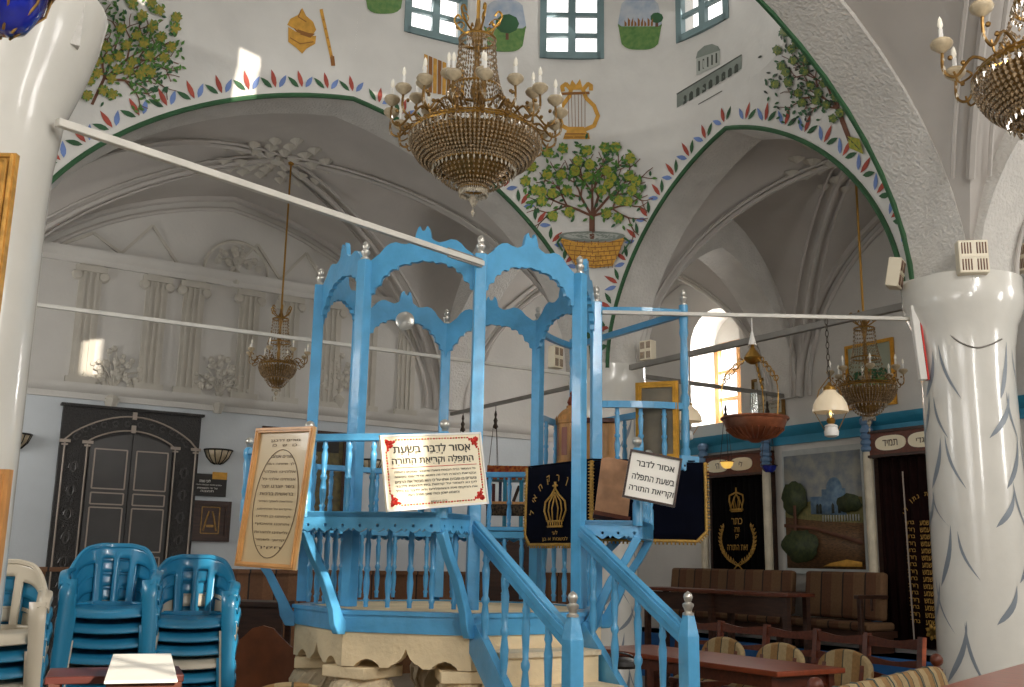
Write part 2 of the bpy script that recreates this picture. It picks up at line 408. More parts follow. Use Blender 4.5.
def window(name_o, ux, nrm, w, h, z0, mats, arch=False, rows=3, cols=2, fw=.05, nametag=True):
    """framed window; name_o is the point at the middle of the sill, ux along the wall, nrm into the room"""
    WN[0] += 1; o = V(name_o); ux = V(ux).normalized(); nrm = V(nrm).normalized(); up = V((0, 0, 1))
    fr, pm = mats; mb = MB(); t = fw
    def bar(x0, y0, x1, y1, wd, dp): mb.bar(o+ux*x0+up*y0, o+ux*x1+up*y1, wd, dp, up=nrm)
    if arch:
        pts = [(-w/2, 0), (w/2, 0)]+[(w/2*math.cos(PI*i/10), h-w/2+w/2*math.sin(PI*i/10)) for i in range(11)]
        for i in range(len(pts)):
            a, b = pts[i], pts[(i+1) % len(pts)]; bar(a[0], a[1], b[0], b[1], t, .07)
    else:
        for a in ((-w/2, 0, -w/2, h), (w/2, 0, w/2, h)): bar(a[0], a[1]-t/2, a[2], a[3]+t/2, t, .07)
        for a in ((-w/2, 0, w/2, 0), (-w/2, h, w/2, h)): bar(*a, t, .07)
        pts = [(-w/2, 0), (w/2, 0), (w/2, h), (-w/2, h)]
    for i in range(1, cols): bar(-w/2+w*i/cols, 0, -w/2+w*i/cols, h, t*(1.1 if i*2 == cols else .6), .06)
    for i in range(1, rows): bar(-w/2, h*i/rows, w/2, h*i/rows, t*.55, .045)
    f = mb.build('window_%d' % WN[0], fr); struct(f)
    g = MB(); g.prism(pts, o-nrm*.01, ux, up, -nrm*.006); q = g.build('pane', pm, f)
    return f
window((XR+.5, NYC, 3.44), (0, 1, 0), (-1, 0, 0), .92, 1.2, 0, (M_OAK, G_PANE), rows=3, cols=2, fw=.09)
mb = MB(); mb.prism([(-.55, 1.24), (.55, 1.24), (.55, 1.8), (-.55, 1.8)], (XR+.46, NYC, 3.44), (0, 1, 0), (0, 0, 1), (.1, 0, 0)); struct(mb.build('wall_infill', M_UPPER))
for c, w, z0, z1 in BW: window((c, YB-.15, z0), (1, 0, 0), (0, 1, 0), w, z1-z0, 0, (M_TEAL, G_PANE), arch=True, rows=4)
for c, w, z0, z1 in SW: window((XL-.15, c, z0), (0, 1, 0), (1, 0, 0), w, z1-z0, 0, (M_TEAL, G_PANE), arch=True, rows=4)
window((XR+.4, 1.2, 3.42), (0, 1, 0), (-1, 0, 0), 1.0, 1.58, 0, (M_OAK, G_PANE), arch=True, rows=3)  # unseen near-bay window added for light

# ---- the arches: walls pierced by an arch
NARCH = 28
def arch_slab(axis, p, th, c, half, h, k, s0, s1, ztop=6.5, name='arch_wall', label=None):
    pts = [(c+half*math.cos(PI*i/NARCH), 0) for i in range(NARCH+1)]
    cur = [(x, ZS+h*prof((x-c)/half, k)) for x, _ in pts]
    outl = [(s1, ZS), ]+cur+[(s0, ZS), (s0, ztop), (s1, ztop)]
    if abs(s1-cur[0][0]) < .01: outl = cur+[(s0, ztop), (s1, ztop)]
    mb = MB()
    if axis == 'x': mb.prism(outl, (0, p-th/2, 0), (1, 0, 0), (0, 0, 1), (0, th, 0))
    else: mb.prism(outl, (p-th/2, 0, 0), (0, 1, 0), (0, 0, 1), (th, 0, 0))
    o = mb.build(name, M_SOFF, sharp=30); struct(o, label); return o
arch_slab('x', 9.22, .49, CX, HXF, hXF, KX, .05, 7.30)
arch_slab('x', 4.68, .49, CX, HXN, hXN, KX, .05, 7.30)
arch_slab('y', 7.05, .49, CY, HY, hY, KY, 4.43, 9.47)
arch_slab('y', .30, .49, CY, HY, hY, KY, 4.43, 9.47)
for px_ in (7.05, .30):
    arch_slab('y', px_, .49, 11.16, 1.66, 1.95, KY, 9.47, 12.9)
    arch_slab('y', px_, .49, 1.47, 2.9, 2.2, KX, -1.5, 4.43)
for py_ in (9.22, 4.68):
    arch_slab('x', py_, .49, 8.66, 1.24, 1.75, KY, 7.30, 9.95)
    arch_slab('x', py_, .49, -.62, .6, 1.5, KY, -1.3, .05)

# ---- vaults
def vault(x0, x1, y0, y1, zc, ribs=True, boss=None, n=28, k=.16, wallribs=(), cut=2.):
    cx, cy = (x0+x1)/2, (y0+y1)/2; hx, hy = (x1-x0)/2, (y1-y0)/2; h = zc-ZS
    def z(x, y): return ZS+h*max(prof((x-cx)/hx, k), prof((y-cy)/hy, k))
    us = [-math.cos(PI*i/n) for i in range(n+1)]
    mb = MB(); vs = []; fs = []
    for i in range(n+1):
        for j in range(n+1): x, y = cx+(hx+.035)*us[i], cy+(hy+.035)*us[j]; vs.append((x, y, z(x, y)))
    for i in range(n):
        for j in range(n):
            a, b, c, d = i*(n+1)+j, (i+1)*(n+1)+j, (i+1)*(n+1)+j+1, i*(n+1)+j+1
            if (i < n//2) == (j < n//2): fs += [[a, b, c], [a, c, d]]
            else: fs += [[a, b, d], [b, c, d]]
    mb.add(vs, fs); o = mb.build('ceiling', M_VAULT, sharp=25); struct(o)
    if ribs:
        for sx, sy in ((1, 1), (1, -1)):
            pts = [(cx+hx*u, cy+sy*hy*u, z(cx+hx*u, cy+sy*hy*u)-.015) for u in us if abs(u) < cut]
            t = MB(); t.tube(pts, .035, 6); t.tube([V(p)+V((.09*sy, -.09, .012)) for p in pts], .018, 5); t.tube([V(p)+V((-.09*sy, .09, .012)) for p in pts], .018, 5)
            struct(t.build('trim_rib', M_VAULT))
    for side in wallribs:
        for off, r in ((.0, .06), (.16, .03)):
            t = MB()
            if side == 'y1': pts = [(cx+(hx-off)*u, y1-.02, ZS+(h-off)*prof(u, k)) for u in us]
            if side == 'x1': pts = [(x1-.02, cy+(hy-off)*u, ZS+(h-off)*prof(u, k)) for u in us]
            t.tube(pts, r, 8); struct(t.build('trim_wall_rib', M_VAULT))
    if boss:
        b = MB(); zc2 = zc-.01
        for r, m_, rr in ((.22, 8, .10), (.42, 12, .11), (.62, 16, .10)):
            for i in range(m_):
                a = 2*PI*i/m_; ex, ey = math.cos(a), math.sin(a); px, py = cx+r*ex, cy+r*ey
                b.add([V((px, py, z(px, py)))+V((ex*rr*math.cos(q)-ey*rr*.8*math.sin(q), ey*rr*math.cos(q)+ex*rr*.8*math.sin(q), -.01)) for q in [2*PI*j/8 for j in range(8)]]+[V((px, py, z(px, py)-.07))],
                      [[j, (j+1) % 8, 8] for j in range(8)])
        b.lathe([(.09, -.0), (.08, -.06), (.02, -.09)], (cx, cy, zc2), 12)
        struct(b.build('trim_rosette', M_RELIEF, sharp=20))
    return z
zLeft = vault(.55, 6.80, 9.47, 12.9, 6.12, boss=True, wallribs=('y1',))
zRight = vault(7.30, 9.95, 4.93, 8.97, 5.85, boss=True, wallribs=('x1',))
zCorner = vault(7.30, 9.95, 9.47, 12.9, 5.75, wallribs=('x1', 'y1'))
zNear = vault(.55, 6.80, -1.5, 4.43, 6.15, cut=.95)
zNearR = vault(7.30, 9.95, -1.5, 4.43, 5.95)
for y0, y1 in ((-1.5, 4.43), (4.93, 8.97), (9.47, 12.9)): vault(-1.3, .05, y0, y1, 5.6, ribs=False, n=12)

# ---- pendentives, drum and dome
def ring(s, z):
    s %= 4; q = int(s); t = s-q
    uf = inv((z-ZS)/hXF, KX)*HXF; un = inv((z-ZS)/hXN, KX)*HXN; uy = inv((z-ZS)/hY, KY)*HY
    K, A, B = [((X1, Y1), (CX+uf, Y1), (X1, CY+uy)), ((X1, Y0), (X1, CY-uy), (CX+un, Y0)),
               ((X0, Y0), (CX-un, Y0), (X0, CY-uy)), ((X0, Y1), (X0, CY+uy), (CX-uf, Y1))][q]
    a, b, c = (1-t)**2, 2*t*(1-t), t*t
    return V((a*A[0]+b*K[0]+c*B[0], a*A[1]+b*K[1]+c*B[1], z))
ZD0, ZD1 = 6.1, 8.3
mb = MB(); NT = 22; NZ = 30
zs_ = [ZS+(ZD0-ZS)*math.sin(PI/2*i/NZ)**1.0 for i in range(NZ+1)]; zs_[-1] = ZD0
for q in range(4):
    mb.grid([[ring(q+min(t/NT, .99999), z) for t in range(NT+1)] for z in zs_])
# windows in the drum, placed where the photo shows them and repeated unseen; near-side ones set to aim the sun
def s_at(px, z):
    best = None
    for i in range(0, 1000):
        s = -.6+2.2*i/1000; p = ring(s, z); d = p-EYE
        x = 512+FPX*d.dot(CR)/d.dot(CF)
        if best is None or abs(x-px) < best[0]: best = (abs(x-px), s)
    return best[1]
zw0, zw1 = 6.93, 7.95
wc = [s_at(436, 7.0), s_at(573, 7.0), s_at(703, 7.0)]
WS = wc+[2-wc[1], 2+wc[1]-.0, 2.78, 4-wc[1]-.0, 1.0+.62, 2.35]
def s_x(x):                                        # on the near side, by its x
    return min((1.5+i/1000 for i in range(1001)), key=lambda q: abs(ring(q, 7.4).x-x))
WS = [wc[0] % 4, wc[1], wc[2], s_x(4.62), s_x(2.88), s_x(1.75), 2.95, 3.5]
def halfw(s, w):                                    # half width in s for a window w wide
    d = (ring(s+.01, 7)-ring(s-.01, 7)).length/.02; return w/2/d
WIN = [(s, halfw(s, .66)) for s in WS]
sl = sorted(set([4*i/112 for i in range(112)]+[round((s+e*h) % 4, 6) for s, h in WIN for e in (-1, 1)]))
sl = [s for i, s in enumerate(sl)]
zl = [ZD0, 6.4, 6.7, zw0, 7.2, 7.45, 7.7, zw1, ZD1]
def in_win(s0, s1, z0, z1):
    sm, zm = (s0+s1)/2, (z0+z1)/2
    if not zw0 < zm < zw1: return False
    return any(min(abs(sm-c), 4-abs(sm-c)) < h for c, h in WIN)
for a in range(len(zl)-1):
    for i in range(len(sl)):
        s0, s1 = sl[i], (sl[i+1] if i+1 < len(sl) else 4.0)
        if in_win(s0, s1, zl[a], zl[a+1]): continue
        e = 3.99999 if s1 == 4 else s1
        mb.add([ring(s0, zl[a]), ring(e, zl[a]), ring(e, zl[a+1]), ring(s0, zl[a+1])], [[0, 1, 2, 3]])
NC = 10; cap = []
for i in range(NC+1):
    a = PI/2*i/NC; row = []
    for j in range(113): p = ring(min(4*j/112, 3.99999), ZD1); row.append(V((CX+(p.x-CX)*math.cos(a), CY+(p.y-CY)*math.cos(a), ZD1+1.5*math.sin(a))))
    cap.append(row)
mb.grid(cap)
dome = mb.build('ceiling_dome', M_WHITE, sharp=50); struct(dome, 'white dome on painted pendentives')
bvh = BVHTree.FromPolygons([tuple(v) for v in mb.v], mb.f)
for s, h in WIN:                                    # reveals and window frames
    a, b = ring(s-h, zw0), ring(s+h, zw0); mid = (a+b)/2; ux = (b-a); w = ux.length; ux.normalize(); nn = V((CX, CY, 0))-V((mid.x, mid.y, 0)); nn = nn-ux*nn.dot(ux); nn.normalize()
    rv = MB(); H = zw1-zw0; ou = -nn*.25
    P4 = [ring(s-h, zw0), ring(s+h, zw0), ring(s+h, zw1), ring(s-h, zw1)]
    for i in range(4): p, q = P4[i], P4[(i+1) % 4]; rv.add([p, q, q+ou, p+ou], [[0, 1, 2, 3]])
    struct(rv.build('window_reveal', M_WHITE, sharp=20))
    for xs, f_ in ((4.62, .93), (1.75, .72)):            # unseen slats added to cut the sun through two windows
        if abs(s-s_x(xs)) < .001:
            bl_ = MB(); o_ = mid-nn*.12
            for q_ in range(14): zq = zw0+H*f_*(q_+.5)/14; bl_.bar(o_-ux*(w/2)+V((0, 0, zq-zw0)), o_+ux*(w/2)+V((0, 0, zq-zw0)), .02, H*f_/14+.004, up=(0, 0, 1))
            struct(bl_.build('window_blind', M_OAK))
    if abs(s-s_x(2.88)) < .001:
        sh_ = MB(); o_ = mid-nn*.12+V((0, 0, H/2)); sg_ = -1 if ux.x > 0 else 1; sh_.bar(o_+ux*(sg_*w/2), o_, .02, H, up=(0, 0, 1)); struct(sh_.build('window_shutter', M_OAK))  # unseen board added to block half of this window's sun
    window(mid-nn*.02, ux, nn, w-.03, H-.03, zw0, (M_TEAL, G_PANE), rows=1 if 1.4 < s < 2.6 else 4, cols=2, fw=.075)

# green edge and painted leaf border round the arches: paint on the wall
def hit(o, d):
    p, n, i, dist = bvh.ray_cast(V(o), V(d).normalized())
    return p, n
def cast_px(px, py, off=.006):
    p, n = hit(EYE, ray(px, py))
    if p is None: return None
    if n.dot(ray(px, py)) > 0: n = -n
    return p+n*off
def leaf2d(c, dirv, L, W, n=4):
    d = V(dirv).normalized(); q = V((-d.y, d.x)); out = []
    for i in range(n+1): t = i/n; out.append(V(c)+d*(L*t)+q*(W*math.sin(PI*t**.85)))
    for i in range(n-1, 0, -1): t = i/n; out.append(V(c)+d*(L*t)-q*(W*math.sin(PI*t**.85)))
    return out
def arch_border(axis, plane, sgn, c, half, h, k, tilt=0, name='painted_leaf_border', label=None, leaves=True):
    edge = MB(); N = 60
    xs = [c-half*math.cos(PI*i/N) for i in range(N+1)]
    cur = [V((x, ZS+h*prof((x-c)/half, k))) for x in xs]
    to3 = (lambda p, off=0: V((p.x, plane+sgn*off, p.y))) if axis == 'x' else (lambda p, off=0: V((plane+sgn*off, p.x, p.y)))
    edge.tube([to3(p, .004) for p in cur], .024, 6)
    struct(edge.build('trim_green_edge', M_PGREEND))
    if not leaves: return
    lb = MB()
    def proj(p):                                    # onto the painted surface, straight out from the arch plane
        o = to3(p, 1.7); d = to3(p, 0)-to3(p, 1.7)
        hp, n = hit(o, d)
        if hp is None or (hp-o).length > 1.72: hp = to3(p, 0)
        return hp-d.normalized()*.007
    acc = [0]
    for i in range(N): acc.append(acc[-1]+(cur[i+1]-cur[i]).length)
    tot = acc[-1]; cnt = int(tot/.262)
    for j in range(cnt):
        l = (j+.5)*tot/cnt; i = max(q for q in range(N) if acc[q] <= l); f = (l-acc[i])/max(1e-6, acc[i+1]-acc[i])
        p = cur[i].lerp(cur[i+1], f); t = (cur[i+1]-cur[i]).normalized(); n = V((-t.y, t.x))
        if n.dot(p-V((c, ZS))) < 0: n = -n
        for da, mi, L, o in ((-.8, 0, .145, -.035), (-.1, 1, .17, .0), (.7, 2, .145, .035)):
            if tilt: da = da*1.0+tilt
            d = n*math.cos(da)+t*math.sin(da)
            poly = leaf2d(p+n*(.075)+t*o, d, L, .025)
            lb.add([proj(V(q)) for q in poly], [list(range(len(poly)))], mi)
    struct(lb.build(name, [M_PGREEND, M_PRED, M_PBLU], sharp=None), label)
arch_border('x', Y1, -1, CX, HXF, hXF, KX)
arch_border('y', X1, -1, CY, HY, hY, KY)
arch_border('x', Y0, 1, CX, HXN, hXN, KX, leaves=True)
arch_border('y', X0, 1, CY, HY, hY, KY, leaves=False)

# ---- murals: paint laid on the pendentives and the drum
class Mural:
    def __init__(s): s.mb = MB(); s.k = 0
    def poly(s, pts, mi):
        s.k += 1; off = .005+.00003*s.k
        tris = [[pts[i] for i in t] for t in tessellate_polygon([[V((x, y, 0)) for x, y in pts]])]
        small = max(max(p[0] for p in pts)-min(p[0] for p in pts), max(p[1] for p in pts)-min(p[1] for p in pts)) < 7
        if small:
            q = [cast_px(x, y, off) for x, y in pts]
            if not any(p is None for p in q): s.mb.add(q, [list(range(len(q)))], mi)
            return
        while tris:
            t = tris.pop(); L = [((t[i][0]-t[(i+1) % 3][0])**2+(t[i][1]-t[(i+1) % 3][1])**2, i) for i in range(3)]; m_, i = max(L)
            if m_ > 36:
                a, b, c = t[i], t[(i+1) % 3], t[(i+2) % 3]; h = ((a[0]+b[0])/2, (a[1]+b[1])/2); tris += [[a, h, c], [h, b, c]]; continue
            q = [cast_px(x, y, off) for x, y in t]
            if not any(p is None for p in q): s.mb.add(q, [[0, 1, 2]], mi)
    def fan(s, cx, cy, rx, ry, mi, n=14, rot=0., rings=1, pw=2.):
        pts = []
        for i in range(n):
            a = 2*PI*i/n; x = abs(math.cos(a))**(2/pw)*math.copysign(1, math.cos(a))*rx; y = abs(math.sin(a))**(2/pw)*math.copysign(1, math.sin(a))*ry
            pts.append((cx+x*math.cos(rot)-y*math.sin(rot), cy+x*math.sin(rot)+y*math.cos(rot)))
        s.poly(pts, mi)
    def line(s, pts, w, mi):
        for (x0, y0), (x1, y1) in zip(pts[:-1], pts[1:]):
            d = V((x1-x0, y1-y0)); 
            if d.length < .05: continue
            d.normalize(); n = V((-d.y, d.x))*w/2; e = d*w*.2
            s.poly([(x0+n.x-e.x, y0+n.y-e.y), (x1+n.x+e.x, y1+n.y+e.y), (x1-n.x+e.x, y1-n.y+e.y), (x0-n.x-e.x, y0-n.y-e.y)], mi)
    def leaf(s, x, y, a, L, W, mi): s.poly([tuple(p) for p in leaf2d(V((x, y)), V((math.cos(a), math.sin(a))), L, W, 3)], mi)
    def done(s, name, mats, label):
        o = s.mb.build(name, mats, sharp=None)
        if o: o.location = o.location-wloc(dome); o.parent = dome; o['label'] = label
        return o
def tree_mural(name, label, root, trunk_top, crown, fruits, star=False, seed=1, lscale=1., keep=None):
    rnd = random.Random(seed); M = Mural(); tips = []
    cx, cy, rx, ry = crown
    def branch(p, a, L, w, d):
        q = (p[0]+math.cos(a)*L, p[1]+math.sin(a)*L)
        if keep and not keep(*q): return
        mid = ((p[0]+q[0])/2+rnd.uniform(-1, 1), (p[1]+q[1])/2+rnd.uniform(-1, 1))
        M.line([p, mid, q], w*.75, 0); tips.append(q); tips.append(mid)
        if d == 0: return
        for da in ((-.55, .5) if d < 3 else (-.75, 0., .7)):
            branch(q, a+da+rnd.uniform(-.2, .2), L*rnd.uniform(.66, .86), w*.7, d-1)
    M.line([root, trunk_top], 5*lscale if not star else 3, 0)
    for a0, L in trunk_dirs: branch(trunk_top, a0, L, 3*lscale, 3)
    tips = [t for t in tips if ((t[0]-cx)/rx)**2+((t[1]-cy)/ry)**2 < 1.15]
    for i in range(int((330 if star else 235)*lscale)):
        t = rnd.choice(tips)
        if rnd.random() < .45: q_ = rnd.uniform(0, 6.28); e_ = math.sqrt(rnd.random()); t = (cx+rx*.9*e_*math.cos(q_), cy+ry*.9*e_*math.sin(q_))
        x, y = t[0]+rnd.uniform(-7, 7)*lscale, t[1]+rnd.uniform(-7, 7)*lscale
        if keep and not keep(x, y): continue
        M.leaf(x, y, rnd.uniform(0, 6.28), 5.5*lscale, 1.3*lscale, 1 if rnd.random() < .7 else 2)
    for (x, y) in fruits:
        r = 4.6*lscale
        for j in range(7): M.leaf(x, y, 2*PI*j/7+rnd.random(), r*1.3, r*.4, 1)
        if star:
            for j in range(7): M.leaf(x, y, 2*PI*j/6+.3, r*1.25, r*.38, 3)
        else:
            M.fan(x, y, r, r, 3, 10); 
            for j in range(5): M.fan(x+rnd.uniform(-.5, .5)*r, y+rnd.uniform(-.5, .5)*r, r*.22, r*.22, 4, 5)
    return M, tips
# citron tree in a basket on the far pendentive
trunk_dirs = [(-2.75, 27), (-2.1, 22), (-1.57, 24), (-.85, 26), (-.35, 22), (-1.25, 20)]
fr1 = [(563, 148), (587, 150), (605, 147), (616, 147), (631, 158), (548, 152), (531, 166), (525, 181), (535, 190), (547, 174), (561, 174), (575, 170), (590, 164), (588, 176), (607, 170), (612, 177), (630, 175),
       (637, 181), (633, 190), (609, 183), (602, 190), (567, 190), (552, 193), (541, 192), (541, 201), (552, 216), (569, 212), (607, 213), (619, 218), (629, 201), (620, 200), (578, 160)]
M, _ = tree_mural('citron_tree_mural', '', (592, 238), (592, 216), (585, 184, 66, 44), fr1, seed=4, lscale=1.12)
for i in range(5):                                  # the woven basket
    pass
bk0 = [(558, 236), (628, 236), (616, 268), (572, 268)]
M.poly([(558, 238), (575, 242), (610, 242), (627, 237), (621, 252), (614, 266), (594, 268), (575, 266), (565, 252)], 5)
for i in range(6):
    y = 241+i*4.6; a = 560+i*2.8; b = 626-i*2.4; M.line([(a, y), ((a+b)/2, y+2), (b, y)], .9, 6)
    for j in range(9): x = a+(b-a)*(j+.5*(i % 2))/9+2; M.line([(x, y), (x, y+4)], .8, 6)
M.fan(592, 236, 35, 5, 7, 18); M.fan(592, 236, 30, 3.4, 8, 18); M.line([(592, 238), (592, 228)], 5, 0)
M.line([(560, 238), (556, 243), (561, 251)], 2, 2); M.line([(626, 238), (632, 242), (624, 254)], 2, 2)
M.done('citron_tree_mural', [M_PBARK, M_PGREEN, M_PGREEND, M_PFRUIT, M_PYEL, M_PGOLD, M_PGOLDD, M_PGREY, M_PGREYL], 'painted fruit tree in a woven golden basket on the far pendentive')
# star-leaved tree on the left pendentive
trunk_dirs = [(-1.2, 26), (-.7, 30), (-.3, 28), (-1.7, 18), (.1, 20)]
fr2 = [(131, 4), (150, 3), (158, 11), (175, 18), (174, 29), (160, 36), (170, 46), (163, 57), (148, 55), (144, 68), (131, 61), (139, 74), (118, 55), (127, 70), (150, 72), (104, 45), (107, 58), (88, 80), (96, 72), (102, 90), (86, 95), (111, 94), (78, 91), (110, 78), (119, 27), (140, 16), (125, 44), (135, 34), (116, 68), (95, 60), (73, 93), (142, 42), (150, 26)]
M, _ = tree_mural('vine_mural', '', (92, 104), (104, 78), (125, 48, 62, 58), fr2, star=True, seed=9, lscale=1.08)
M.done('leafy_tree_mural', [M_PBARK, M_PGREEN, M_PGREEND, M_PYEL], 'painted tree of yellow star leaves on the left pendentive')
# tree on the right pendentive
trunk_dirs = [(-2.0, 26), (-1.6, 30), (-2.5, 22), (-1.2, 22), (-2.9, 14)]
fr3 = [(786, 32), (779, 50), (783, 66), (798, 44), (795, 60), (806, 70), (812, 84), (790, 82), (800, 92), (820, 92), (828, 104), (842, 112), (835, 118), (777, 84), (818, 100), (804, 102), (788, 72), (808, 58), (826, 82), (794, 48), (838, 96)]
M, _ = tree_mural('grape_mural', '', (850, 140), (838, 108), (806, 74, 44, 58), fr3, seed=13, lscale=.95)
M.poly([(850, 136), (862, 138), (866, 154), (852, 148)], 4); M.line([(850, 137), (863, 150)], 1, 2)
M.done('right_tree_mural', [M_PBARK, M_PGREEND, M_PDARK, mat('painted_olive', '#5c6f38', .7, col2='#7d8440', scale=40), M_PFRUIT], 'painted dark tree bending along the right pendentive')
# lyre
M = Mural()
def arcpts(cx, cy, rx, ry, a0, a1, n=10): return [(cx+rx*math.cos(R(a0+(a1-a0)*i/n)), cy+ry*math.sin(R(a0+(a1-a0)*i/n))) for i in range(n+1)]
M.line([(572, 131), (562, 126), (559, 115), (563, 105), (569, 97), (571, 90), (566, 84), (562, 87), (563, 91)], 4, 0)
M.line([(582, 131), (594, 126), (598, 116), (594, 106), (586, 98), (583, 90), (588, 84), (591, 86), (591, 90)], 4, 0)
M.line([(560, 94), (589, 93)], 2.6, 1); M.poly([(568, 90), (572, 80), (576, 85), (580, 79), (583, 90)], 0)
for i in range(6): M.line([(568+i*3.4, 95), (569+i*3.2, 127)], .6, 1)
M.poly([(568, 127), (584, 127), (587, 133), (566, 133)], 0); M.poly([(565, 133), (589, 133), (590, 139), (563, 139)], 0); M.line([(565, 134), (588, 134)], 1, 1); M.line([(564, 137), (589, 137)], 1, 1)
M.done('lyre_mural', [M_PGOLD, M_PGOLDD], 'painted golden lyre above the basket tree')
# golden pipes behind the great chandelier
M = Mural()
for i in range(9):
    x = 424+i*4.6; M.poly([(x, 54+i*1.9), (x+3.6, 55.5+i*1.9), (x+3.2, 92+i*.8), (x-.4, 92+i*.8)], i % 2)
M.done('golden_pipes_mural', [M_PGOLD, M_PGOLDD], 'painted row of golden pipes behind the great chandelier')
# shofar shell and flute
M = Mural()
M.poly([(302, 8), (306, 16), (313, 22), (316, 30), (312, 36), (304, 33), (292, 28), (287, 25), (290, 19), (298, 15)], 0)
M.poly([(288, 27), (296, 32), (306, 36), (316, 36), (315, 44), (306, 49), (302, 54), (296, 48), (288, 42)], 0)
M.poly([(293, 28), (308, 33), (315, 34), (310, 38), (298, 34)], 1); M.line([(301, 10), (298, 17), (306, 22)], 1, 1); M.line([(290, 38), (300, 44), (313, 42)], 1, 1)
M.done('golden_shell_mural', [M_PGOLD, M_PGOLDD], 'painted golden shell-like fruit left of the flute')
M = Mural(); M.line([(321, 10), (333, 65)], 3.2, 0)
for i in range(5): M.fan(323.5+i*2, 20+i*9, .7, .9, 1, 6)
M.poly([(330, 57), (334, 56), (335, 66), (331, 66)], 1); M.done('flute_mural', [M_PGOLD, M_PGOLDD], 'painted thin golden flute beside the shell')
# grey domed building
M = Mural()
def T(x, y): return (624+x/2.545, y/2.545)
M.poly([T(135, 240), T(300, 140), T(300, 175), T(135, 275)], 0); M.poly([T(185, 150), T(245, 125), T(245, 165), T(185, 192)], 1)
M.poly([T(183, 150), T(188, 132), T(205, 117), T(225, 112), T(240, 118), T(246, 128)], 0)
for i in range(9):
    x = 150+i*16.5; y = 256-i*10; M.poly([T(x, y-6), T(x+5, y-14), T(x+10, y-12), T(x+10, y+6), T(x, y+12)], 2)
for i in range(5): x = 192+i*11; y = 168-i*5; M.line([T(x, y-12), T(x, y+12)], 1.6, 2)
M.line([T(135, 240), T(300, 140)], 1.2, 2); M.line([T(190, 266), T(250, 232)], .8, 2)
M.done('domed_building_mural', [M_PGREY, M_PGREYL, M_PDARK], 'painted grey domed building with arcades')
# landscapes in rounded frames on the drum
def landscape(cx, cy, rx, ry, label, tree=None, ruins=False):
    M = Mural()
    for (y0, y1, mi) in ((-1., .1, 0), (.1, 1., 1)):
        for i in range(12):
            a = -1+2*i/12; b = a+2/12
            def yb(x): return (1-abs(x)**3.2)**(1/3.2)*ry if abs(x) < 1 else 0
            ta, tb = yb(a), yb(b)
            pa, pb = max(-ta, y0*ry), max(-tb, y0*ry); qa, qb = min(ta, y1*ry), min(tb, y1*ry)
            if qa-pa < .2 and qb-pb < .2: continue
            M.poly([(cx+a*rx, cy+pa), (cx+b*rx, cy+pb), (cx+b*rx, cy+qb), (cx+a*rx, cy+qa)], mi)
    if tree:
        x, y, r = tree; M.line([(cx+x, cy+y), (cx+x, cy+y+r*1.4)], 3, 3)
        for i in range(9): a = i*.7; M.fan(cx+x+math.cos(a)*r*.5, cy+y+math.sin(a)*r*.4, r*.6, r*.5, 2, 9)
    if ruins:
        for i in range(9): x = cx-rx*.7+i*rx*.15; M.poly([(x, cy+ry*.1), (x+rx*.1, cy+ry*.08), (x+rx*.1, cy-ry*(.02+.12*(i % 3))), (x, cy-ry*(.04+.1*((i+1) % 3)))], 4)
    M.done('landscape_mural', [M_PSKY, M_PGRASS, M_PGREEND, M_PBARK, M_PGOLDD], label)
landscape(505, 26, 21, 26, 'round-cornered painted landscape with one big green tree', tree=(2, -2, 11))
landscape(640, 24, 22, 26, 'round-cornered painted landscape with ruins on a green hill', tree=(17, -6, 6), ruins=True)
landscape(384, -10, 20, 24, 'painted landscape cut by the picture top, left of the windows')

# ---- pillars
CAPPED = [(.43, 0), (.43, .12), (.37, .2), (.35, .5), (.338, 1.6), (.332, 2.9), (.345, 3.12), (.375, 3.3), (.425, 3.42), (.44, 3.5), (.435, 3.56), (.435, 3.66)]
PLAIN = [(.44, 0), (.44, .12), (.39, .2), (.37, .5), (.365, 1.6), (.36, 2.9), (.365, 3.1), (.39, 3.35), (.46, 3.56), (.50, 3.72), (.52, 3.85)]
def pillar(xy, label, strokes=True, seed=3, plain=False):
    x, y = xy; mb = MB()
    pr_ = PLAIN if plain else CAPPED
    mb.lathe(pr_, (x, y, 0), 40)
    if not plain: mb.box((x, y, 3.64), (.62, .62, .12))
    o = mb.build('pillar', M_PILLAR, sharp=50); struct(o, label)
    if strokes:
        rnd = random.Random(seed); sb = MB()
        for row in range(9):
            z0 = .25+row*.335
            for j in range(7):
                a = 2*PI*(j+.5*(row % 2))/7+rnd.uniform(-.12, .12); sg = 1 if (j+row) % 2 else -1
                da = sg*rnd.uniform(.25, .62); dz = rnd.uniform(.26, .44); pts = []
                for i in range(9):
                    t = i/8; aa = a+da*(t+.25*math.sin(PI*t)); zz_ = z0+dz*(t-.5); r = .372 if 0.5 < zz_ < 3.1 else .4
                    pts.append((aa, zz_, .027*math.sin(PI*t**.7)+.001))
                def rad(z): 
                    pr = [(.37, .2), (.35, .5), (.338, 1.6), (.332, 2.9), (.345, 3.12), (.375, 3.3)]
                    for (r0, z0_), (r1, z1_) in zip(pr[:-1], pr[1:]):
                        if z0_ <= z <= z1_: return lerp(r0, r1, (z-z0_)/(z1_-z0_))
                    return .4
                up = []; dn = []
                for aa, z_, w in pts:
                    r = rad(z_)+.0025; up.append(V((x+r*math.cos(aa-w/r*.6), y+r*math.sin(aa-w/r*.6), z_+w*.5))); dn.append(V((x+r*math.cos(aa+w/r*.6), y+r*math.sin(aa+w/r*.6), z_-w*.5)))
                sb.grid([up, dn])
        sb.build('painted_strokes', M_STROKE, o, sharp=None)
    return o
pillar(PIL['P'], 'white pillar with grey-blue brush strokes, right of the platform')
pillar(PIL['R'], 'white pillar behind the platform', seed=5)
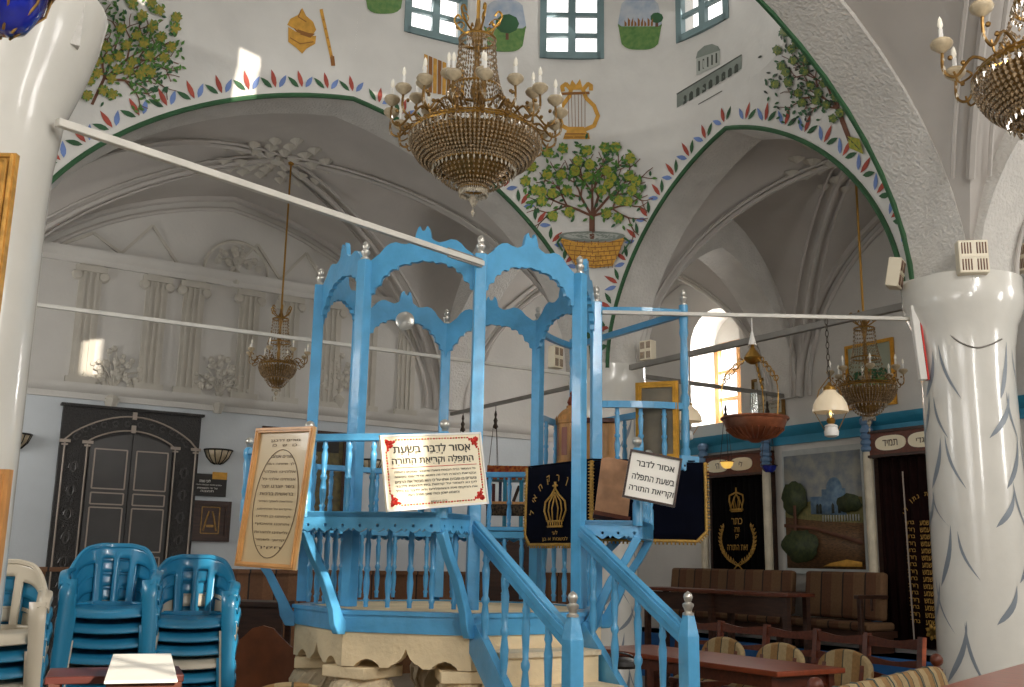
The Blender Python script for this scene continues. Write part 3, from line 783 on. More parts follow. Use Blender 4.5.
pillar(PIL['F'], 'white pillar at the left edge, nearest the viewer', strokes=False, plain=True)
pillar(PIL['L'], 'white pillar hidden behind the near left one', strokes=False)

# ---- plaster relief, cornices, wainscot
def cornice(axis, p, a, b, z, prof_, sgn, m_, nm):
    mb = MB()
    outl = [(d*sgn, z+h) for d, h in prof_]
    if axis == 'x': mb.prism(outl, (a, p, 0), (0, 1, 0), (0, 0, 1), (b-a, 0, 0))
    else: mb.prism(outl, (p, a, 0), (1, 0, 0), (0, 0, 1), (0, b-a, 0))
    o = mb.build(nm, m_); struct(o); return o
CP = [(.02, -.1), (-.03, -.1), (-.04, -.03), (-.08, .0), (-.1, .05), (-.1, .08), (.02, .08)]
cornice('x', YF, -1.3, 9.9, 3.38, CP, 1, M_UPPER, 'trim_1')
cornice('x', YF, .7, 6.6, 5.02, CP, 1, M_UPPER, 'trim_2')
rel = MB(); rnd = random.Random(2)
for pxx in (74, 88, 150, 192, 250, 306):
    pass
pil_x = [onY(px, 330, YF).x for px in (85, 153, 191, 248)]; pil_x += [pil_x[-1]+.55, pil_x[-1]+1.15, pil_x[-1]+1.7, pil_x[-1]+2.3]
for x in pil_x:
    rel.box((x, YF-.012, 4.2), (.26, .03, 1.5))
    for dx in (-.07, 0, .07): rel.box((x+dx, YF-.03, 4.18), (.03, .02, 1.3))
    rel.box((x, YF-.025, 3.5), (.34, .06, .08)); rel.box((x, YF-.03, 4.86), (.36, .07, .07)); 
    for sg in (-1, 1): rel.lathe([(.07, 0), (.05, .04), (.0001, .05)], (x+sg*.15, YF-.01, 4.78), 10, axis=(0, -1, 0))
def sprig(x, z, w, h, n, seed):
    r = random.Random(seed)
    for i in range(n):
        a = lerp(-1.1, 1.1, i/(n-1)); L = h*(1-.25*abs(a)); tip = V((x+math.sin(a)*w, YF-.02, z+math.cos(a)*L)); mid = V((x+math.sin(a)*w*.35, YF-.02, z+L*.5))
        rel.tube(spline([(x, YF-.01, z), mid, tip], 4), .009, 4)
        for t in (.5, .65, .8, 1.):
            p = V((x, YF-.015, z)).lerp(tip, t)+V((r.uniform(-.05, .05), 0, r.uniform(-.05, .05)))
            rel.lathe([(.045*r.uniform(.7, 1.2), 0), (.02, .02), (.0001, .022)], p, 6, axis=(0, -1, 0))
    rel.lathe([(.05, 0), (.1, .12), (.02, .2), (.06, .26)], (x, YF-.0, z-.2), 8)
for px, py, sd in ((113, 372, 1), (219, 378, 2)):
    p = onY(px, py+12, YF); sprig(p.x, p.z-.1, .36, .5, 9, sd)
p = onY(325, 385, YF); sprig(p.x+.2, p.z-.1, .36, .5, 9, 7)
for i in range(8):                                   # zigzag above the upper cornice
    xa = .98+i*.68; 
    if xa > 6.2: break
    z0 = 5.12
    top = min(zLeft(xa+.34, YF)-.25, 5.55)
    if top > z0+.1 and not 2.9 < xa+.34 < 3.9: rel.bar((xa, YF-.01, z0), (xa+.34, YF-.01, top), .035, .03, up=(0, 1, 0)); rel.bar((xa+.34, YF-.01, top), (xa+.68, YF-.01, z0), .035, .03, up=(0, 1, 0))
pc = onY(237, 262, YF); rel.tube([(pc.x+.42*math.cos(a), YF-.01, 5.12+.42*math.sin(a)) for a in [PI*i/16 for i in range(17)]], .022, 6)
sprig(pc.x, 5.16, .28, .3, 7, 5)
struct(rel.build('trim_relief', M_RELIEF, sharp=30), 'plaster relief of pilasters and flower sprigs')
mb = MB(); mb.box((4.9, YF-.03, .655), (9.6, .06, 1.31)); mb.box((4.9, YF-.045, 1.31), (9.6, .09, .05)); struct(mb.build('wainscot', M_WAINS), 'brown boarded wainscot')
cornice('y', XR, -1.4, 12.8, 3.13, [(.02, -.12), (-.04, -.12), (-.05, -.02), (-.12, .04), (-.14, .1), (.02, .1)], 1, M_BLUED, 'trim_3')
mb = MB(); mb.box((XR-.33, 7.6, .29), (.66+.0, 10.2, .58)); mb.box((XR-.34, 7.6, .565), (.70, 10.2, .03)); struct(mb.build('plinth', M_BLUEP), 'blue stepped plinth under the wall benches')
# ------------------------------------------------------------------ the reader's platform (octagonal, with stair and reading desk)
OC = V((3.64, 6.56, 0)); OR = 1.047
ANG = dict(H=-67.5, I=-22.5, G=22.5, D=67.5, C=112.5, A=157.5, B=202.5, E=247.5)
ORDER = ['H', 'I', 'G', 'D', 'C', 'A', 'B', 'E']
def OV(k, rho, z): a = R(ANG[k]); return V((OC.x+rho*math.cos(a), OC.y+rho*math.sin(a), z))
def nrm_side(k1, k2): p = (OV(k1, 1, 0)+OV(k2, 1, 0))/2-OC; p.z = 0; return p.normalized()
SIDES = [(ORDER[i], ORDER[(i+1) % 8]) for i in range(8)]
plat = thing('reader_platform', 'sky-blue octagonal wooden platform with arched canopy, stair and carved stone base', 'platform', (OC.x, OC.y, 0))
def octring(mb, r0, r1, z0, z1):
    n = 8; vs = []
    for r, z in ((r0, z0), (r1, z0), (r1, z1), (r0, z1)):
        for k in ORDER: vs.append(OV(k, r, z))
    fs = []
    for q in range(4):
        for i in range(n): j = (i+1) % n; fs.append([q*n+i, q*n+j, ((q+1) % 4)*n+j, ((q+1) % 4)*n+i])
    mb.add(vs, fs)
# stone base: floor slab, scalloped fascia, columns
mb = MB(); mb.add([OV(k, 1.02, 1.04) for k in ORDER]+[OV(k, 1.02, 1.172) for k in ORDER], [list(range(8))[::-1], list(range(8, 16))]+[[i, (i+1) % 8, 8+(i+1) % 8, 8+i] for i in range(8)])
mb.build('platform_floor', M_STONE, plat)
LOBE = [(0, 0), (.20, 0), (.22, .015), (.3, .038), (.4, .048), (.5, .038), (.58, .015), (.6, 0), (.74, 0), (.78, .015), (.86, .03), (.93, .055), (.97, .085), (1, .115)]
mb = MB()
for a, b in SIDES:
    p, q = OV(a, 1.085, .845), OV(b, 1.085, .845); ux = (q-p); L = ux.length; ux.normalize(); n = nrm_side(a, b)
    low = [(u*L/2, z) for u, z in LOBE]+[(L-u*L/2, z) for u, z in LOBE[-2::-1]]
    mb.prism(low+[(L, .21), (0, .21)], p, ux, (0, 0, 1), -n*.09)
mb.build('scalloped_fascia', M_STONE, plat, sharp=30)
for k in ORDER:
    c = OV(k, .89, 0); mb = MB()
    mb.lathe([(.16, 0), (.16, .1), (.12, .14), (.11, .42), (.135, .47), (.15, .52), (.2, .6), (.205, .68), (.17, .745), (.15, .77)], c, 20)
    sw = mb.build('stone_column', M_STONEC, plat, label='carved pale stone column')
    rb = MB()
    for j in range(14):
        a = 2*PI*j/14; rb.tube([(c.x+r*math.cos(a+t), c.y+r*math.sin(a+t), z) for r, z, t in ((.155, .53, 0), (.2, .6, .15), (.206, .68, .35), (.172, .74, .55))], .014, 5)
    rb.build('carved_ribs', M_STONEC, sw)
    cb = MB(); cb.box((c.x, c.y, .805), (.36, .36, .07), rz=R(ANG[k])); cb.build('capital_slab', M_STONE, sw, bevel=.008)
# blue base beam
mb = MB(); octring(mb, 1.0, 1.10, 1.05, 1.175); octring(mb, 1.0, 1.115, 1.155, 1.18); mb.build('base_beam', M_BLUE, plat, sharp=30)
# posts with silver finials
FIN = [(.030, 0), (.030, .012), (.018, .02), (.022, .035), (.030, .05), (.030, .062), (.016, .072), (.020, .082), (.025, .1), (.020, .118), (.008, .128), (.0001, .134)]
PT = 3.46
for k in ORDER:
    a = R(ANG[k]); c = OV(k, OR, 0); mb = MB(); w = .078
    mb.box((c.x, c.y, (1.2+PT)/2), (w, w, PT-1.2), rz=a)
    ps = mb.build('post', M_BLUE, plat, bevel=.006)
    f = MB(); f.lathe([(r*1.05, z) for r, z in FIN], (c.x, c.y, PT), 12); f.build('finial', M_SILVER, ps)
# canopy panels
UPP = [(0, 0), (.1, .0), (.16, .018), (.25, .045), (.33, .085), (.42, .11), (.52, .118), (.62, .105), (.72, .10), (.8, .115), (.855, .13), (.875, .17), (.9, .205), (.935, .222), (.955, .2), (.985, .185), (1, .19)]
LOW = [(0, -.29), (.05, -.29), (.075, -.25), (.115, -.235), (.165, -.23), (.175, -.195), (.215, -.18), (.275, -.172), (.29, -.14), (.33, -.115), (.40, -.11), (.42, -.085), (.48, -.07), (.56, -.072), (.58, -.05), (.68, -.038), (.78, -.042), (.8, -.028), (.9, -.03), (1, -.018)]
for a, b in SIDES:
    p, q = OV(a, OR-.005, PT), OV(b, OR-.005, PT); ux = q-p; L = ux.length; ux.normalize(); n = nrm_side(a, b)
    o = [(u*L/2, z) for u, z in UPP]+[(L-u*L/2, z) for u, z in UPP[-2::-1]]
    lo = [(u*L/2, z) for u, z in LOW]+[(L-u*L/2, z) for u, z in LOW[-2::-1]]
    mb = MB(); mb.prism(o+lo[::-1], p, ux, (0, 0, 1), -n*.032); mb.build('canopy_panel', M_BLUE, plat, sharp=30)
# turned baluster
def bal_prof(h, r=.017):
    return [(r*.9, 0), (r*.9, h*.06), (r*1.25, h*.09), (r*.8, h*.12), (r*1.15, h*.2), (r*1.3, h*.32), (r*.85, h*.44), (r*1.3, h*.47), (r*1.3, h*.5), (r*.85, h*.53), (r*1.05, h*.66), (r*1.25, h*.8), (r*.8, h*.87), (r*1.2, h*.9), (r*.9, h*.94), (r*.9, h)]
def baluster(x, y, z0, z1, parent=plat, r=.017):
    mb = MB(); mb.lathe(bal_prof(z1-z0, r), (x, y, z0), 8); return mb.build('baluster', M_BLUE, parent, sharp=60)
def row(p, q, n, z0, z1, r=.017, e=.5):
    for i in range(n): t = (i+e)/(n-1+2*e); c = V(p).lerp(V(q), t); baluster(c.x, c.y, z0, z1, r=r)
LEDGE = [('H', 'I'), ('G', 'D'), ('D', 'C'), ('C', 'A'), ('A', 'B'), ('B', 'E')]
# lower balusters + rail under the ledge
for a, b in SIDES:
    if (a, b) == ('E', 'H'): continue
    row(OV(a, OR, 0), OV(b, OR, 0), 5, 1.2, 1.68, e=.8)
    mb = MB(); mb.bar(OV(a, OR, 1.7), OV(b, OR, 1.7), .05, .05); mb.build('rail', M_BLUE, plat)
RHO = 1.5
def corner(k, side):                                # outer corner of the ledge at vertex k of a side
    mitre = not ((k == 'E') or (k == 'H') or (k == 'G') or (k == 'I'))
    if mitre: return OV(k, RHO, 0)
    other = side[1] if side[0] == k else side[0]
    n = nrm_side(*side); al = (OV(other, 1, 0)-OV(k, 1, 0)).normalized()
    return OV(k, OR, 0)+n*.42+al*(.09 if k == 'E' else .0)
APZ = 1.655
def apron(p, q, n, name='ledge_apron', h=.115):
    p, q = V(p), V(q); ux = (q-p); L = ux.length; ux.normalize(); k = max(3, round(L/.105)); st = L/k
    low = []
    for i in range(k):
        x = i*st; low += [(x, .0), (x+st*.12, .018), (x+st*.3, .004), (x+st*.5, -.006), (x+st*.7, .004), (x+st*.88, .018)]
    low += [(L, 0)]
    holes = [[((i+.5)*st+.0105*math.cos(-2*PI*j/8), .034+.0105*math.sin(-2*PI*j/8)) for j in range(8)] for i in range(k)]
    mb = planar_holes(low+[(L, h), (0, h)], holes, (p.x, p.y, APZ), ux, (0, 0, 1), -V(n)*.028)
    return mb
done_c = {}
for a, b in LEDGE:
    n = nrm_side(a, b); p, q = corner(a, (a, b)), corner(b, (a, b))
    mb = MB(); z0, z1 = 1.735, 1.765
    A4 = [OV(a, OR, 0), OV(b, OR, 0), q, p]
    mb.add([V((v.x, v.y, z0)) for v in A4]+[V((v.x, v.y, z1)) for v in A4], [[3, 2, 1, 0], [4, 5, 6, 7], [0, 1, 5, 4], [1, 2, 6, 5], [2, 3, 7, 6], [3, 0, 4, 7]])
    mb.build('ledge_board', M_BLUE, plat)
    apron(p, q, n).build('ledge_apron', M_BLUE, plat, sharp=30)
    for k, c in ((a, p), (b, q)):
        if k in ('E', 'H', 'G', 'I') and True:
            v = OV(k, OR, 0); e = (c-v); al = (OV(a, 1, 0)-OV(b, 1, 0)).normalized()*(1 if k == a else -1)
            apron(v, c, al).build('ledge_apron', M_BLUE, plat, sharp=30)
    # back rail at the outer edge with turned balusters and newels
    pi, qi = p-n*.03, q-n*.03
    row(pi, qi, 5, 1.765, 2.2, e=.8)
    mb = MB(); mb.bar((pi.x, pi.y, 2.215), (qi.x, qi.y, 2.215), .055, .045); mb.build('back_rail', M_BLUE, plat, bevel=.006)
    for k, c in ((a, pi), (b, qi)):
        key = (round(c.x, 1), round(c.y, 1))
        if any((V((kk[0], kk[1]))-V((c.x, c.y))).length < .18 for kk in done_c): continue
        done_c[(c.x, c.y)] = 1
        mb = MB(); mb.lathe([(.034, 0), (.034, .14), (.027, .16), (.036, .2), (.027, .26), (.036, .40), (.03, .42), (.04, .45), (.04, .49), (.024, .51)], (c.x, c.y, 1.735), 12)
        nw = mb.build('newel', M_BLUE, plat)
        f = MB(); f.lathe([(.016, 0), (.02, .012)], (c.x, c.y, 2.245), 10); f.sphere((c.x, c.y, 2.288), .032, 14, 8); f.build('finial', M_SILVER, nw)
        # flaring bracket below
        v = OV(k, 1.09, 0); out = (V((c.x, c.y, 0))-v); d = out.length; out.normalize(); sd = out.cross(V((0, 0, 1)))
        cl = [(-.01, 1.06), (.03, 1.075), (.06, 1.12), (.09, 1.2), (d*.5, 1.38), (d*.78, 1.52), (d*1.0, 1.66)]
        wd = [.03, .05, .045, .032, .027, .026, .028]
        up, dn = [], []
        for i in range(len(cl)):
            a0 = V(cl[max(0, i-1)]); b0 = V(cl[min(len(cl)-1, i+1)]); t = (b0-a0).normalized(); nn = V((-t.y, t.x))
            up.append(tuple(V(cl[i])+nn*wd[i])); dn.append(tuple(V(cl[i])-nn*wd[i]))
        mb = MB(); mb.prism(up+dn[::-1], v-sd*.026, out, (0, 0, 1), sd*.052); mb.build('bracket', M_BLUE, plat, bevel=.006)
# stair on the near side
xE, xH, yS = OV('E', OR, 0).x, OV('H', OR, 0).x, OV('E', OR, 0).y
NS = 5; run = .225; rise = 1.13/6
for i in range(NS):
    y1 = yS-.06-run*i; y0 = y1-run; z1 = 1.13-rise*(i+1)
    mb = MB(); mb.box(((xE+xH)/2, (y0+y1)/2, z1/2), (xH-xE-.10, run-.002, z1)); st = mb.build('step', M_STONE, plat)
    t = MB(); t.box(((xE+xH)/2, (y0+y1)/2-.012, z1+.012), (xH-xE-.09, run+.02, .03)); t.build('tread', M_STONEC, st)
yN = yS-1.06
for x in (xE, xH):
    mb = MB(); mb.bar((x, yS-.03, 1.06), (x, yS-1.2, -.02+.02), .05, .17); mb.build('stringer', M_BLUE, plat)
    mb = MB(); mb.bar((x, yS-.02, 1.70), (x, yN, 1.10), .06, .045); mb.bar((x, yS-.02, 1.655), (x, yN, 1.055), .035, .06); mb.bar((x, yS-.02, 1.735), (x, yN, 1.135), .045, .02); mb.build('handrail', M_BLUE, plat, bevel=.005)
    mb = MB(); mb.box((x, yN, .55), (.085, .085, 1.10)); mb.add([(x-.0425, yN-.0425, 1.1), (x+.0425, yN-.0425, 1.1), (x+.0425, yN+.0425, 1.1), (x-.0425, yN+.0425, 1.1), (x-.024, yN-.024, 1.22), (x+.024, yN-.024, 1.22), (x+.024, yN+.024, 1.22), (x-.024, yN+.024, 1.22)], [[0, 1, 5, 4], [1, 2, 6, 5], [2, 3, 7, 6], [3, 0, 4, 7], [4, 5, 6, 7]])
    nw = mb.build('newel_post', M_BLUE, plat, bevel=.005)
    f = MB(); f.lathe([(r*1.1, z) for r, z in FIN], (x, yN, 1.215), 12); f.build('finial', M_SILVER, nw)
    for i in range(4):
        y = yS-.16-i*.225; t = (yS-.02-y)/(1.04); zt = 1.655-.6*t-.02; zb = 1.06-(yS-.03-y)/1.17*1.06+.05
        baluster(x, y, zb, zt, r=.02)
# reading desk on the side towards the arks
Q1, Q2 = V((5.20, 5.83, 0)), V((5.25, 7.36, 0)); I0, G0 = OV('I', OR, 0), OV('G', OR, 0)
mb = MB()
t4 = [V((4.70, 5.98, 0)), Q1+V((.04, -.0, 0)), Q2+V((.04, .02, 0)), V((4.70, 7.2, 0))]
mb.add([V((v.x, v.y, 2.20)) for v in t4]+[V((v.x, v.y, 2.235)) for v in t4], [[3, 2, 1, 0], [4, 5, 6, 7], [0, 1, 5, 4], [1, 2, 6, 5], [2, 3, 7, 6], [3, 0, 4, 7]])
mb.build('desk_top', M_BLUE, plat)
mb = MB(); mb.bar(OV('I', OR, 2.215), OV('G', OR, 2.215), .05, .045); mb.build('rail', M_BLUE, plat)
for q, v in ((Q1, I0), (Q2, G0)):
    mb = MB(); mb.lathe([(.036, 0), (.036, .1), (.024, .12), (.034, .2), (.03, .4), (.024, .42), (.036, .45), (.036, .5), (.024, .53), (.034, .7), (.026, .95), (.036, 1.0), (.03, 1.05), (.036, 1.1), (.036, 1.22)], (q.x, q.y, 2.235), 12)
    tp = mb.build('desk_post', M_BLUE, plat); f = MB(); f.lathe([(r*1.05, z) for r, z in FIN], (q.x, q.y, 3.455), 12); f.build('finial', M_SILVER, tp)
    mb = MB(); mb.bar((v.x, v.y, 1.5), (q.x, q.y, 2.2), .045, .06); mb.build('desk_strut', M_BLUE, plat)
    n = 8; out = (q-v).cross(V((0, 0, 1))).normalized()*(.045 if q is Q1 else -.045)
    for z, hgt in ((2.665, .05), (3.39, .05)):
        mb = MB(); pts = [v.lerp(q, i/n)+out*math.sin(PI*i/n)+V((0, 0, z)) for i in range(n+1)]
        for a, b in zip(pts[:-1], pts[1:]): mb.bar(a, b, .04, hgt)
        mb.build('desk_rail', M_BLUE, plat)
    row(v, q, 3, 2.235, 2.64, e=.9)
for z in (2.665, 3.39): mb = MB(); mb.bar(Q1+V((0, 0, z)), Q2+V((0, 0, z)), .04, .05); mb.build('desk_rail', M_BLUE, plat)
row(Q1, Q2, 5, 2.235, 2.64, e=.8)
row(I0, G0, 4, 2.235, 2.5, e=.8) if False else None
mb = apron(Q1+V((-.1, -.07, 0)), Q1+V((.07, -.07, 0)), V((0, -1, 0)), h=.11)
for p in mb.v: p.z += .52
mb.build('desk_apron', M_BLUE, plat, sharp=30)

# velvet cover hung over the desk
cov = thing('desk_cover', 'midnight-blue velvet desk cover with gold crown embroidery and gold fringe', 'cloth', (4.9, 6.5, 1.62))
def panel(p, q, z0, z1, n, name='panel', amp=.008, rd=.07):
    p, q = V(p), V(q); n = V(n); L = (q-p).length; NXc, NZc = 24, 8; rows = []
    for j in range(NZc+1):
        t = j/NZc; z = lerp(z1, z0, t); r = []
        ins = 0 if z-z0 > rd else rd-math.sqrt(max(0, rd*rd-(rd-(z-z0))**2))
        for i in range(NXc+1):
            u = i/NXc; x = lerp(ins/L, 1-ins/L, u); c = p.lerp(q, x)+n*(amp*math.sin(u*17)*t+.012*t); r.append(V((c.x, c.y, z)))
        rows.append(r)
    mb = MB(); mb.grid(rows); o = mb.build('panel', M_VELVET, cov, sharp=None, solid=.008)
    edge = [rows[j][0] for j in range(NZc+1)]+[rows[NZc][i] for i in range(1, NXc+1)]+[rows[j][NXc] for j in range(NZc-1, -1, -1)]
    fr = MB(); fr.tube([e+n*.006 for e in edge], .012, 6); 
    for a, b in zip(edge[:-1], edge[1:]):
        k = max(1, int((b-a).length/.02)); dd = (b-a); nn = n.cross(dd).normalized()
        cen = (p+q)/2; cen.z = (z0+z1)/2
        if nn.dot((a+b)/2-cen) < 0: nn = -nn
        for i in range(k):
            s = a.lerp(b, (i+.5)/k)+n*.006; fr.bar(s, s+nn*.028, .011, .008)
    fr.build('fringe', M_GOLDP, o, sharp=None); return o
nI = nrm_side('I', 'G')
p1 = panel((4.545, 6.995, 0), (4.545, 6.125, 0), 1.625, 2.235, (-1, 0, 0))
dS = (Q1-I0).normalized(); nS = V((dS.y, -dS.x, 0))
p2 = panel(I0+nS*.055-dS*.04, Q1+nS*.09+dS*.12, 1.66, 2.235, nS)
mb = MB(); mb.add([V((4.545, 6.995, 2.245)), V((4.545, 6.125, 2.245)), I0+nS*.055+V((0, 0, 2.245)), Q1+nS*.085+dS*.05+V((0, 0, 2.245)), V((5.15, 7.2, 2.245)), V((4.72, 7.1, 2.245))], [[0, 1, 2, 3, 4, 5]])
mb.build('cover_top', M_VELVET, cov, solid=.01)
em = MB(); PX = 4.515; ey = 6.56
def emb(pts, r=.006): em.tube([V((PX, ey-x, z)) for x, z in pts], r, 5)     # x to the right as seen
for x0, x1, b in ((-.10, .10, 1.76), (-.10, .10, 1.80)): emb([(x0, b), (x1, b)], .008)
for i in range(7): x = -.09+.03*i; emb([(x, 1.76), (x, 1.80)], .005)
for s in (-1, 1):
    emb([(s*.1, 1.8), (s*.145, 1.88), (s*.13, 1.95), (s*.05, 2.0), (0, 2.05)], .008)
    emb([(s*.06, 1.8), (s*.09, 1.88), (s*.075, 1.95), (0, 2.02)], .006); emb([(s*.03, 1.8), (s*.04, 1.9), (0, 2.0)], .006)
emb([(0, 2.04), (0, 2.1)], .01); emb([(-.03, 2.07), (.03, 2.07)], .008)
em.build('crown_embroidery', M_GOLDP, p1, sharp=None)
tx = MB()
for i, ch in enumerate(['ן', 'ר', 'ק', 'ח', 'אי', 'ל']):
    a = R(62+i*22); c = V((PX, ey-.33*math.cos(a), 1.83+.30*math.sin(a))); ux = V((0, -math.sin(a), -math.cos(a))); uy = V((0, -math.cos(a), math.sin(a)))
    put_text(tx, ch, c, ux, uy, .08, bold=.03)
put_text(tx, 'לעי', (PX, ey, 1.715), (0, -1, 0), (0, 0, 1), .05, width=.07, height=.03, bold=.02)
put_text(tx, 'לנשמת א בן', (PX, ey, 1.665), (0, -1, 0), (0, 0, 1), .05, width=.34, height=.035, bold=.02)
tx.build('lettering', M_GOLDP, p1, sharp=None)

# things standing on the desk
c = V((4.93, 6.92, 2.25))
tc_ = thing('scroll_case', 'round wooden scroll case with domed lid and knob, on the desk', 'scroll case', c)
mb = MB(); mb.lathe([(.15, 0), (.15, .03), (.135, .05), (.13, .06), (.13, .36), (.14, .37), (.14, .39)], c, 8); mb.build('body', M_OAK, tc_, sharp=20)
mb = MB(); mb.lathe([(.14, .39), (.12, .44), (.09, .475), (.05, .5), (.05, .52)], c, 16)
for i in range(16): a = 2*PI*i/16; mb.octa(c+V((.135*math.cos(a), .135*math.sin(a), .41)), .012, .025)
lid = mb.build('lid', M_OAK, tc_); mb = MB(); mb.lathe([(.03, .52), (.045, .55), (.03, .59), (.018, .605), (.024, .63), (.0001, .655)], c, 12); mb.build('knob', M_TABLE, lid)
mb = MB(); 
for i in range(8): a = 2*PI*(i+.5)/8; mb.bar(c+V((.122*math.cos(a), .122*math.sin(a), .1)), c+V((.122*math.cos(a), .122*math.sin(a), .33)), .05, .004, up=(math.cos(a), math.sin(a), 0))
mb.build('inlay_panels', M_TABLE, tc_)
c = V((4.80, 6.38, 2.25)); bx = thing('wooden_box', 'brown wooden upright box on the desk beside the gilded frame', 'box', c)
mb = MB(); mb.box(c+V((0, 0, .15)), (.24, .2, .3), rz=R(-32)); mb.build('case', M_OAK, bx, bevel=.008)
mb = MB(); mb.box(c+V((0, 0, .32)), (.27, .23, .035), rz=R(-32)); mb.build('lid', M_REDWD, bx, bevel=.006)
# wooden bookrest leaning on the side ledge
def plate(TL, TR, BL, D):
    a, b, c = atD(*TL, D[0]), atD(*TR, D[1]), atD(*BL, D[2]); ux = b-a; w = ux.length; ux.normalize(); uy = a-c; uy = uy-ux*uy.dot(ux); h = uy.length; uy.normalize()
    return c, ux, uy, w, h, ux.cross(uy)
o, ux, uy, w, h, nn = plate((600, 458), (632, 464), (594, 517), (7.25, 7.25, 7.05))
br = thing('bookrest', 'light wooden bookrest leaning on the side ledge behind the small sign', 'bookrest', o+ux*w/2)
mb = MB(); mb.prism([(0, 0), (w, 0), (w, h), (w*.8, h*1.04), (w*.2, h*1.04), (0, h)], o, ux, uy, -nn*.025); mb.build('board', mat('rosy_wood', '#b98a66', .45, var=.2, scale=8), br)
mb = MB(); mb.prism([(-.01, -.01), (w+.01, -.01), (w+.01, .02), (-.01, .02)], o, ux, uy, nn*.06); mb.build('lip', M_REDWD, br)
# gilded frame standing on the desk
o = atD(637, 461, 7.82); ux = (hr*.92-hf*.4).normalized(); uy = V((0, 0, 1)); nn = ux.cross(uy); w, h = .335, .60
gf = thing('gilded_frame', 'tall gilded picture frame standing on the reading desk', 'frame', o+ux*w/2)
def frame_bars(mb, o, ux, uy, w, h, nn, t, dep):
    for a, b, c, d in ((0, 0, w, t), (0, h-t, w, h), (0, t, t, h-t), (w-t, t, w, h-t)):
        mb.prism([(a, b), (c, b), (c, d), (a, d)], o, ux, uy, nn*dep)
    for a, b, c, d in ((t*.35, t*.35, w-t*.35, t*.6), (t*.35, h-t*.6, w-t*.35, h-t*.35), (t*.35, t*.6, t*.6, h-t*.6), (w-t*.6, t*.6, w-t*.35, h-t*.6)):
        mb.prism([(a, b), (c, b), (c, d), (a, d)], o+nn*dep, ux, uy, nn*dep*.3)
mb = MB(); frame_bars(mb, o, ux, uy, w, h, nn, .045, .03); mb.build('frame', M_GOLD, gf, sharp=30)
mb = MB(); mb.prism([(.03, .03), (w-.03, .03), (w-.03, h-.03), (.03, h-.03)], o, ux, uy, nn*.012); mb.build('picture', mat('faded_brown_print', '#6a6252', .35, col2='#857a66', scale=5), gf)

# ---- the three signs hung on the platform
o, ux, uy, w, h, nn = plate((385, 435), (485, 432), (387, 512), (5.76, 6.16, 5.74))
sg = thing('prayer_sign', 'white paper sign with red corner ornaments and Hebrew lines, hung over the rail', 'sign', o+ux*w/2)
mb = MB(); mb.prism([(0, 0), (w, 0), (w, h), (0, h)], o, ux, uy, -nn*.012); mb.build('board', M_CREAMP, sg)
mb = MB(); f = .006
for a, b, c, d in ((0, 0, w, .012), (0, h-.012, w, h), (0, 0, .012, h), (w-.012, 0, w, h)): mb.prism([(a, b), (c, b), (c, d), (a, d)], o, ux, uy, nn*f)
mb.build('frame', M_WHITEP, sg)
e = .0025
mb = MB(); rnd = random.Random(3)
mg = .045
for cx, cy in ((mg, mg), (w-mg, mg), (mg, h-mg), (w-mg, h-mg)):
    sx, sy = (1 if cx < w/2 else -1), (1 if cy < h/2 else -1)
    for (x, y, r) in ((0, 0, .017), (.024, .0, .012), (0, .024, .012), (.018, .018, .013), (.042, -.004, .008), (-.004, .042, .008), (-.008, -.008, .012)):
        mb.prism([(cx+sx*x+r*math.cos(q)*(1+.25*math.cos(3*q)), cy+sy*y+r*math.sin(q)*(1+.25*math.cos(3*q))) for q in [2*PI*j/10 for j in range(10)]], o+nn*.0005, ux, uy, nn*e)
mb.build('corner_ornaments', M_REDINK, sg, sharp=None)
mb = MB()
for i in range(26):
    t = i/25
    for (x, y) in ((lerp(.1, w-.1, t), h-.03), (lerp(.1, w-.1, t), .03)): mb.prism([(x-.006, y-.004), (x+.006, y-.004), (x+.006, y+.004), (x-.006, y+.004)], o+nn*.0005, ux, uy, nn*e, mi=i % 2)
for i in range(16):
    t = i/15
    for x, y in ((.03, lerp(.1, h-.1, t)), (w-.03, lerp(.1, h-.1, t))): mb.prism([(x-.004, y-.006), (x+.004, y-.006), (x+.004, y+.006), (x-.004, y+.006)], o+nn*.0005, ux, uy, nn*e, mi=i % 2)
for a, b, c, d in ((.055, h*.555, w-.055, h*.562),): mb.prism([(a, b), (c, b), (c, d), (a, d)], o+nn*.0005, ux, uy, nn*e, mi=1)
mb.build('printed_border', [M_OAK, M_REDINK], sg, sharp=None)
mb = MB(); P = lambda x, y: o+ux*x+uy*y+nn*.0035
put_text(mb, 'אָסוּר לְדַבֵּר בִּשְׁעַת', P(w*.49, h*.79), ux, uy, .1, width=w*.76, height=h*.145, bold=.03)
put_text(mb, 'הַתְּפִלָּה וּקְרִיאַת הַתּוֹרָה', P(w*.49, h*.64), ux, uy, .1, width=w*.80, height=h*.12, bold=.03)
small = ['כל המספר בבית הכנסת בשעה שהצבור עוסקים בתפלה', 'ובקריאת התורה הרי זה חוטא וגדול עונו מנשוא', 'וגוערים בו ומבזים אותו על כי הוא מבטל את הרבים', 'לכן נא לשמור על קדושת בית הכנסת ולכבד', 'את המקום ואת המתפללים ולא לדבר בו כלל', 'והשומע ישכון בטח שאנן מפחד רעה']
for i, l in enumerate(small): put_text(mb, l, P(w*(.5 if i < 5 else .46), h*(.50-.062*i)), ux, uy, .03, width=w*(.8 if i < 5 else .5), height=h*.04, bold=.01)
put_text(mb, 'בית הכנסת', P(w*.5, h*.09), ux, uy, .02, width=w*.16, height=h*.022)
mb.build('lettering', M_INK, sg, sharp=None)

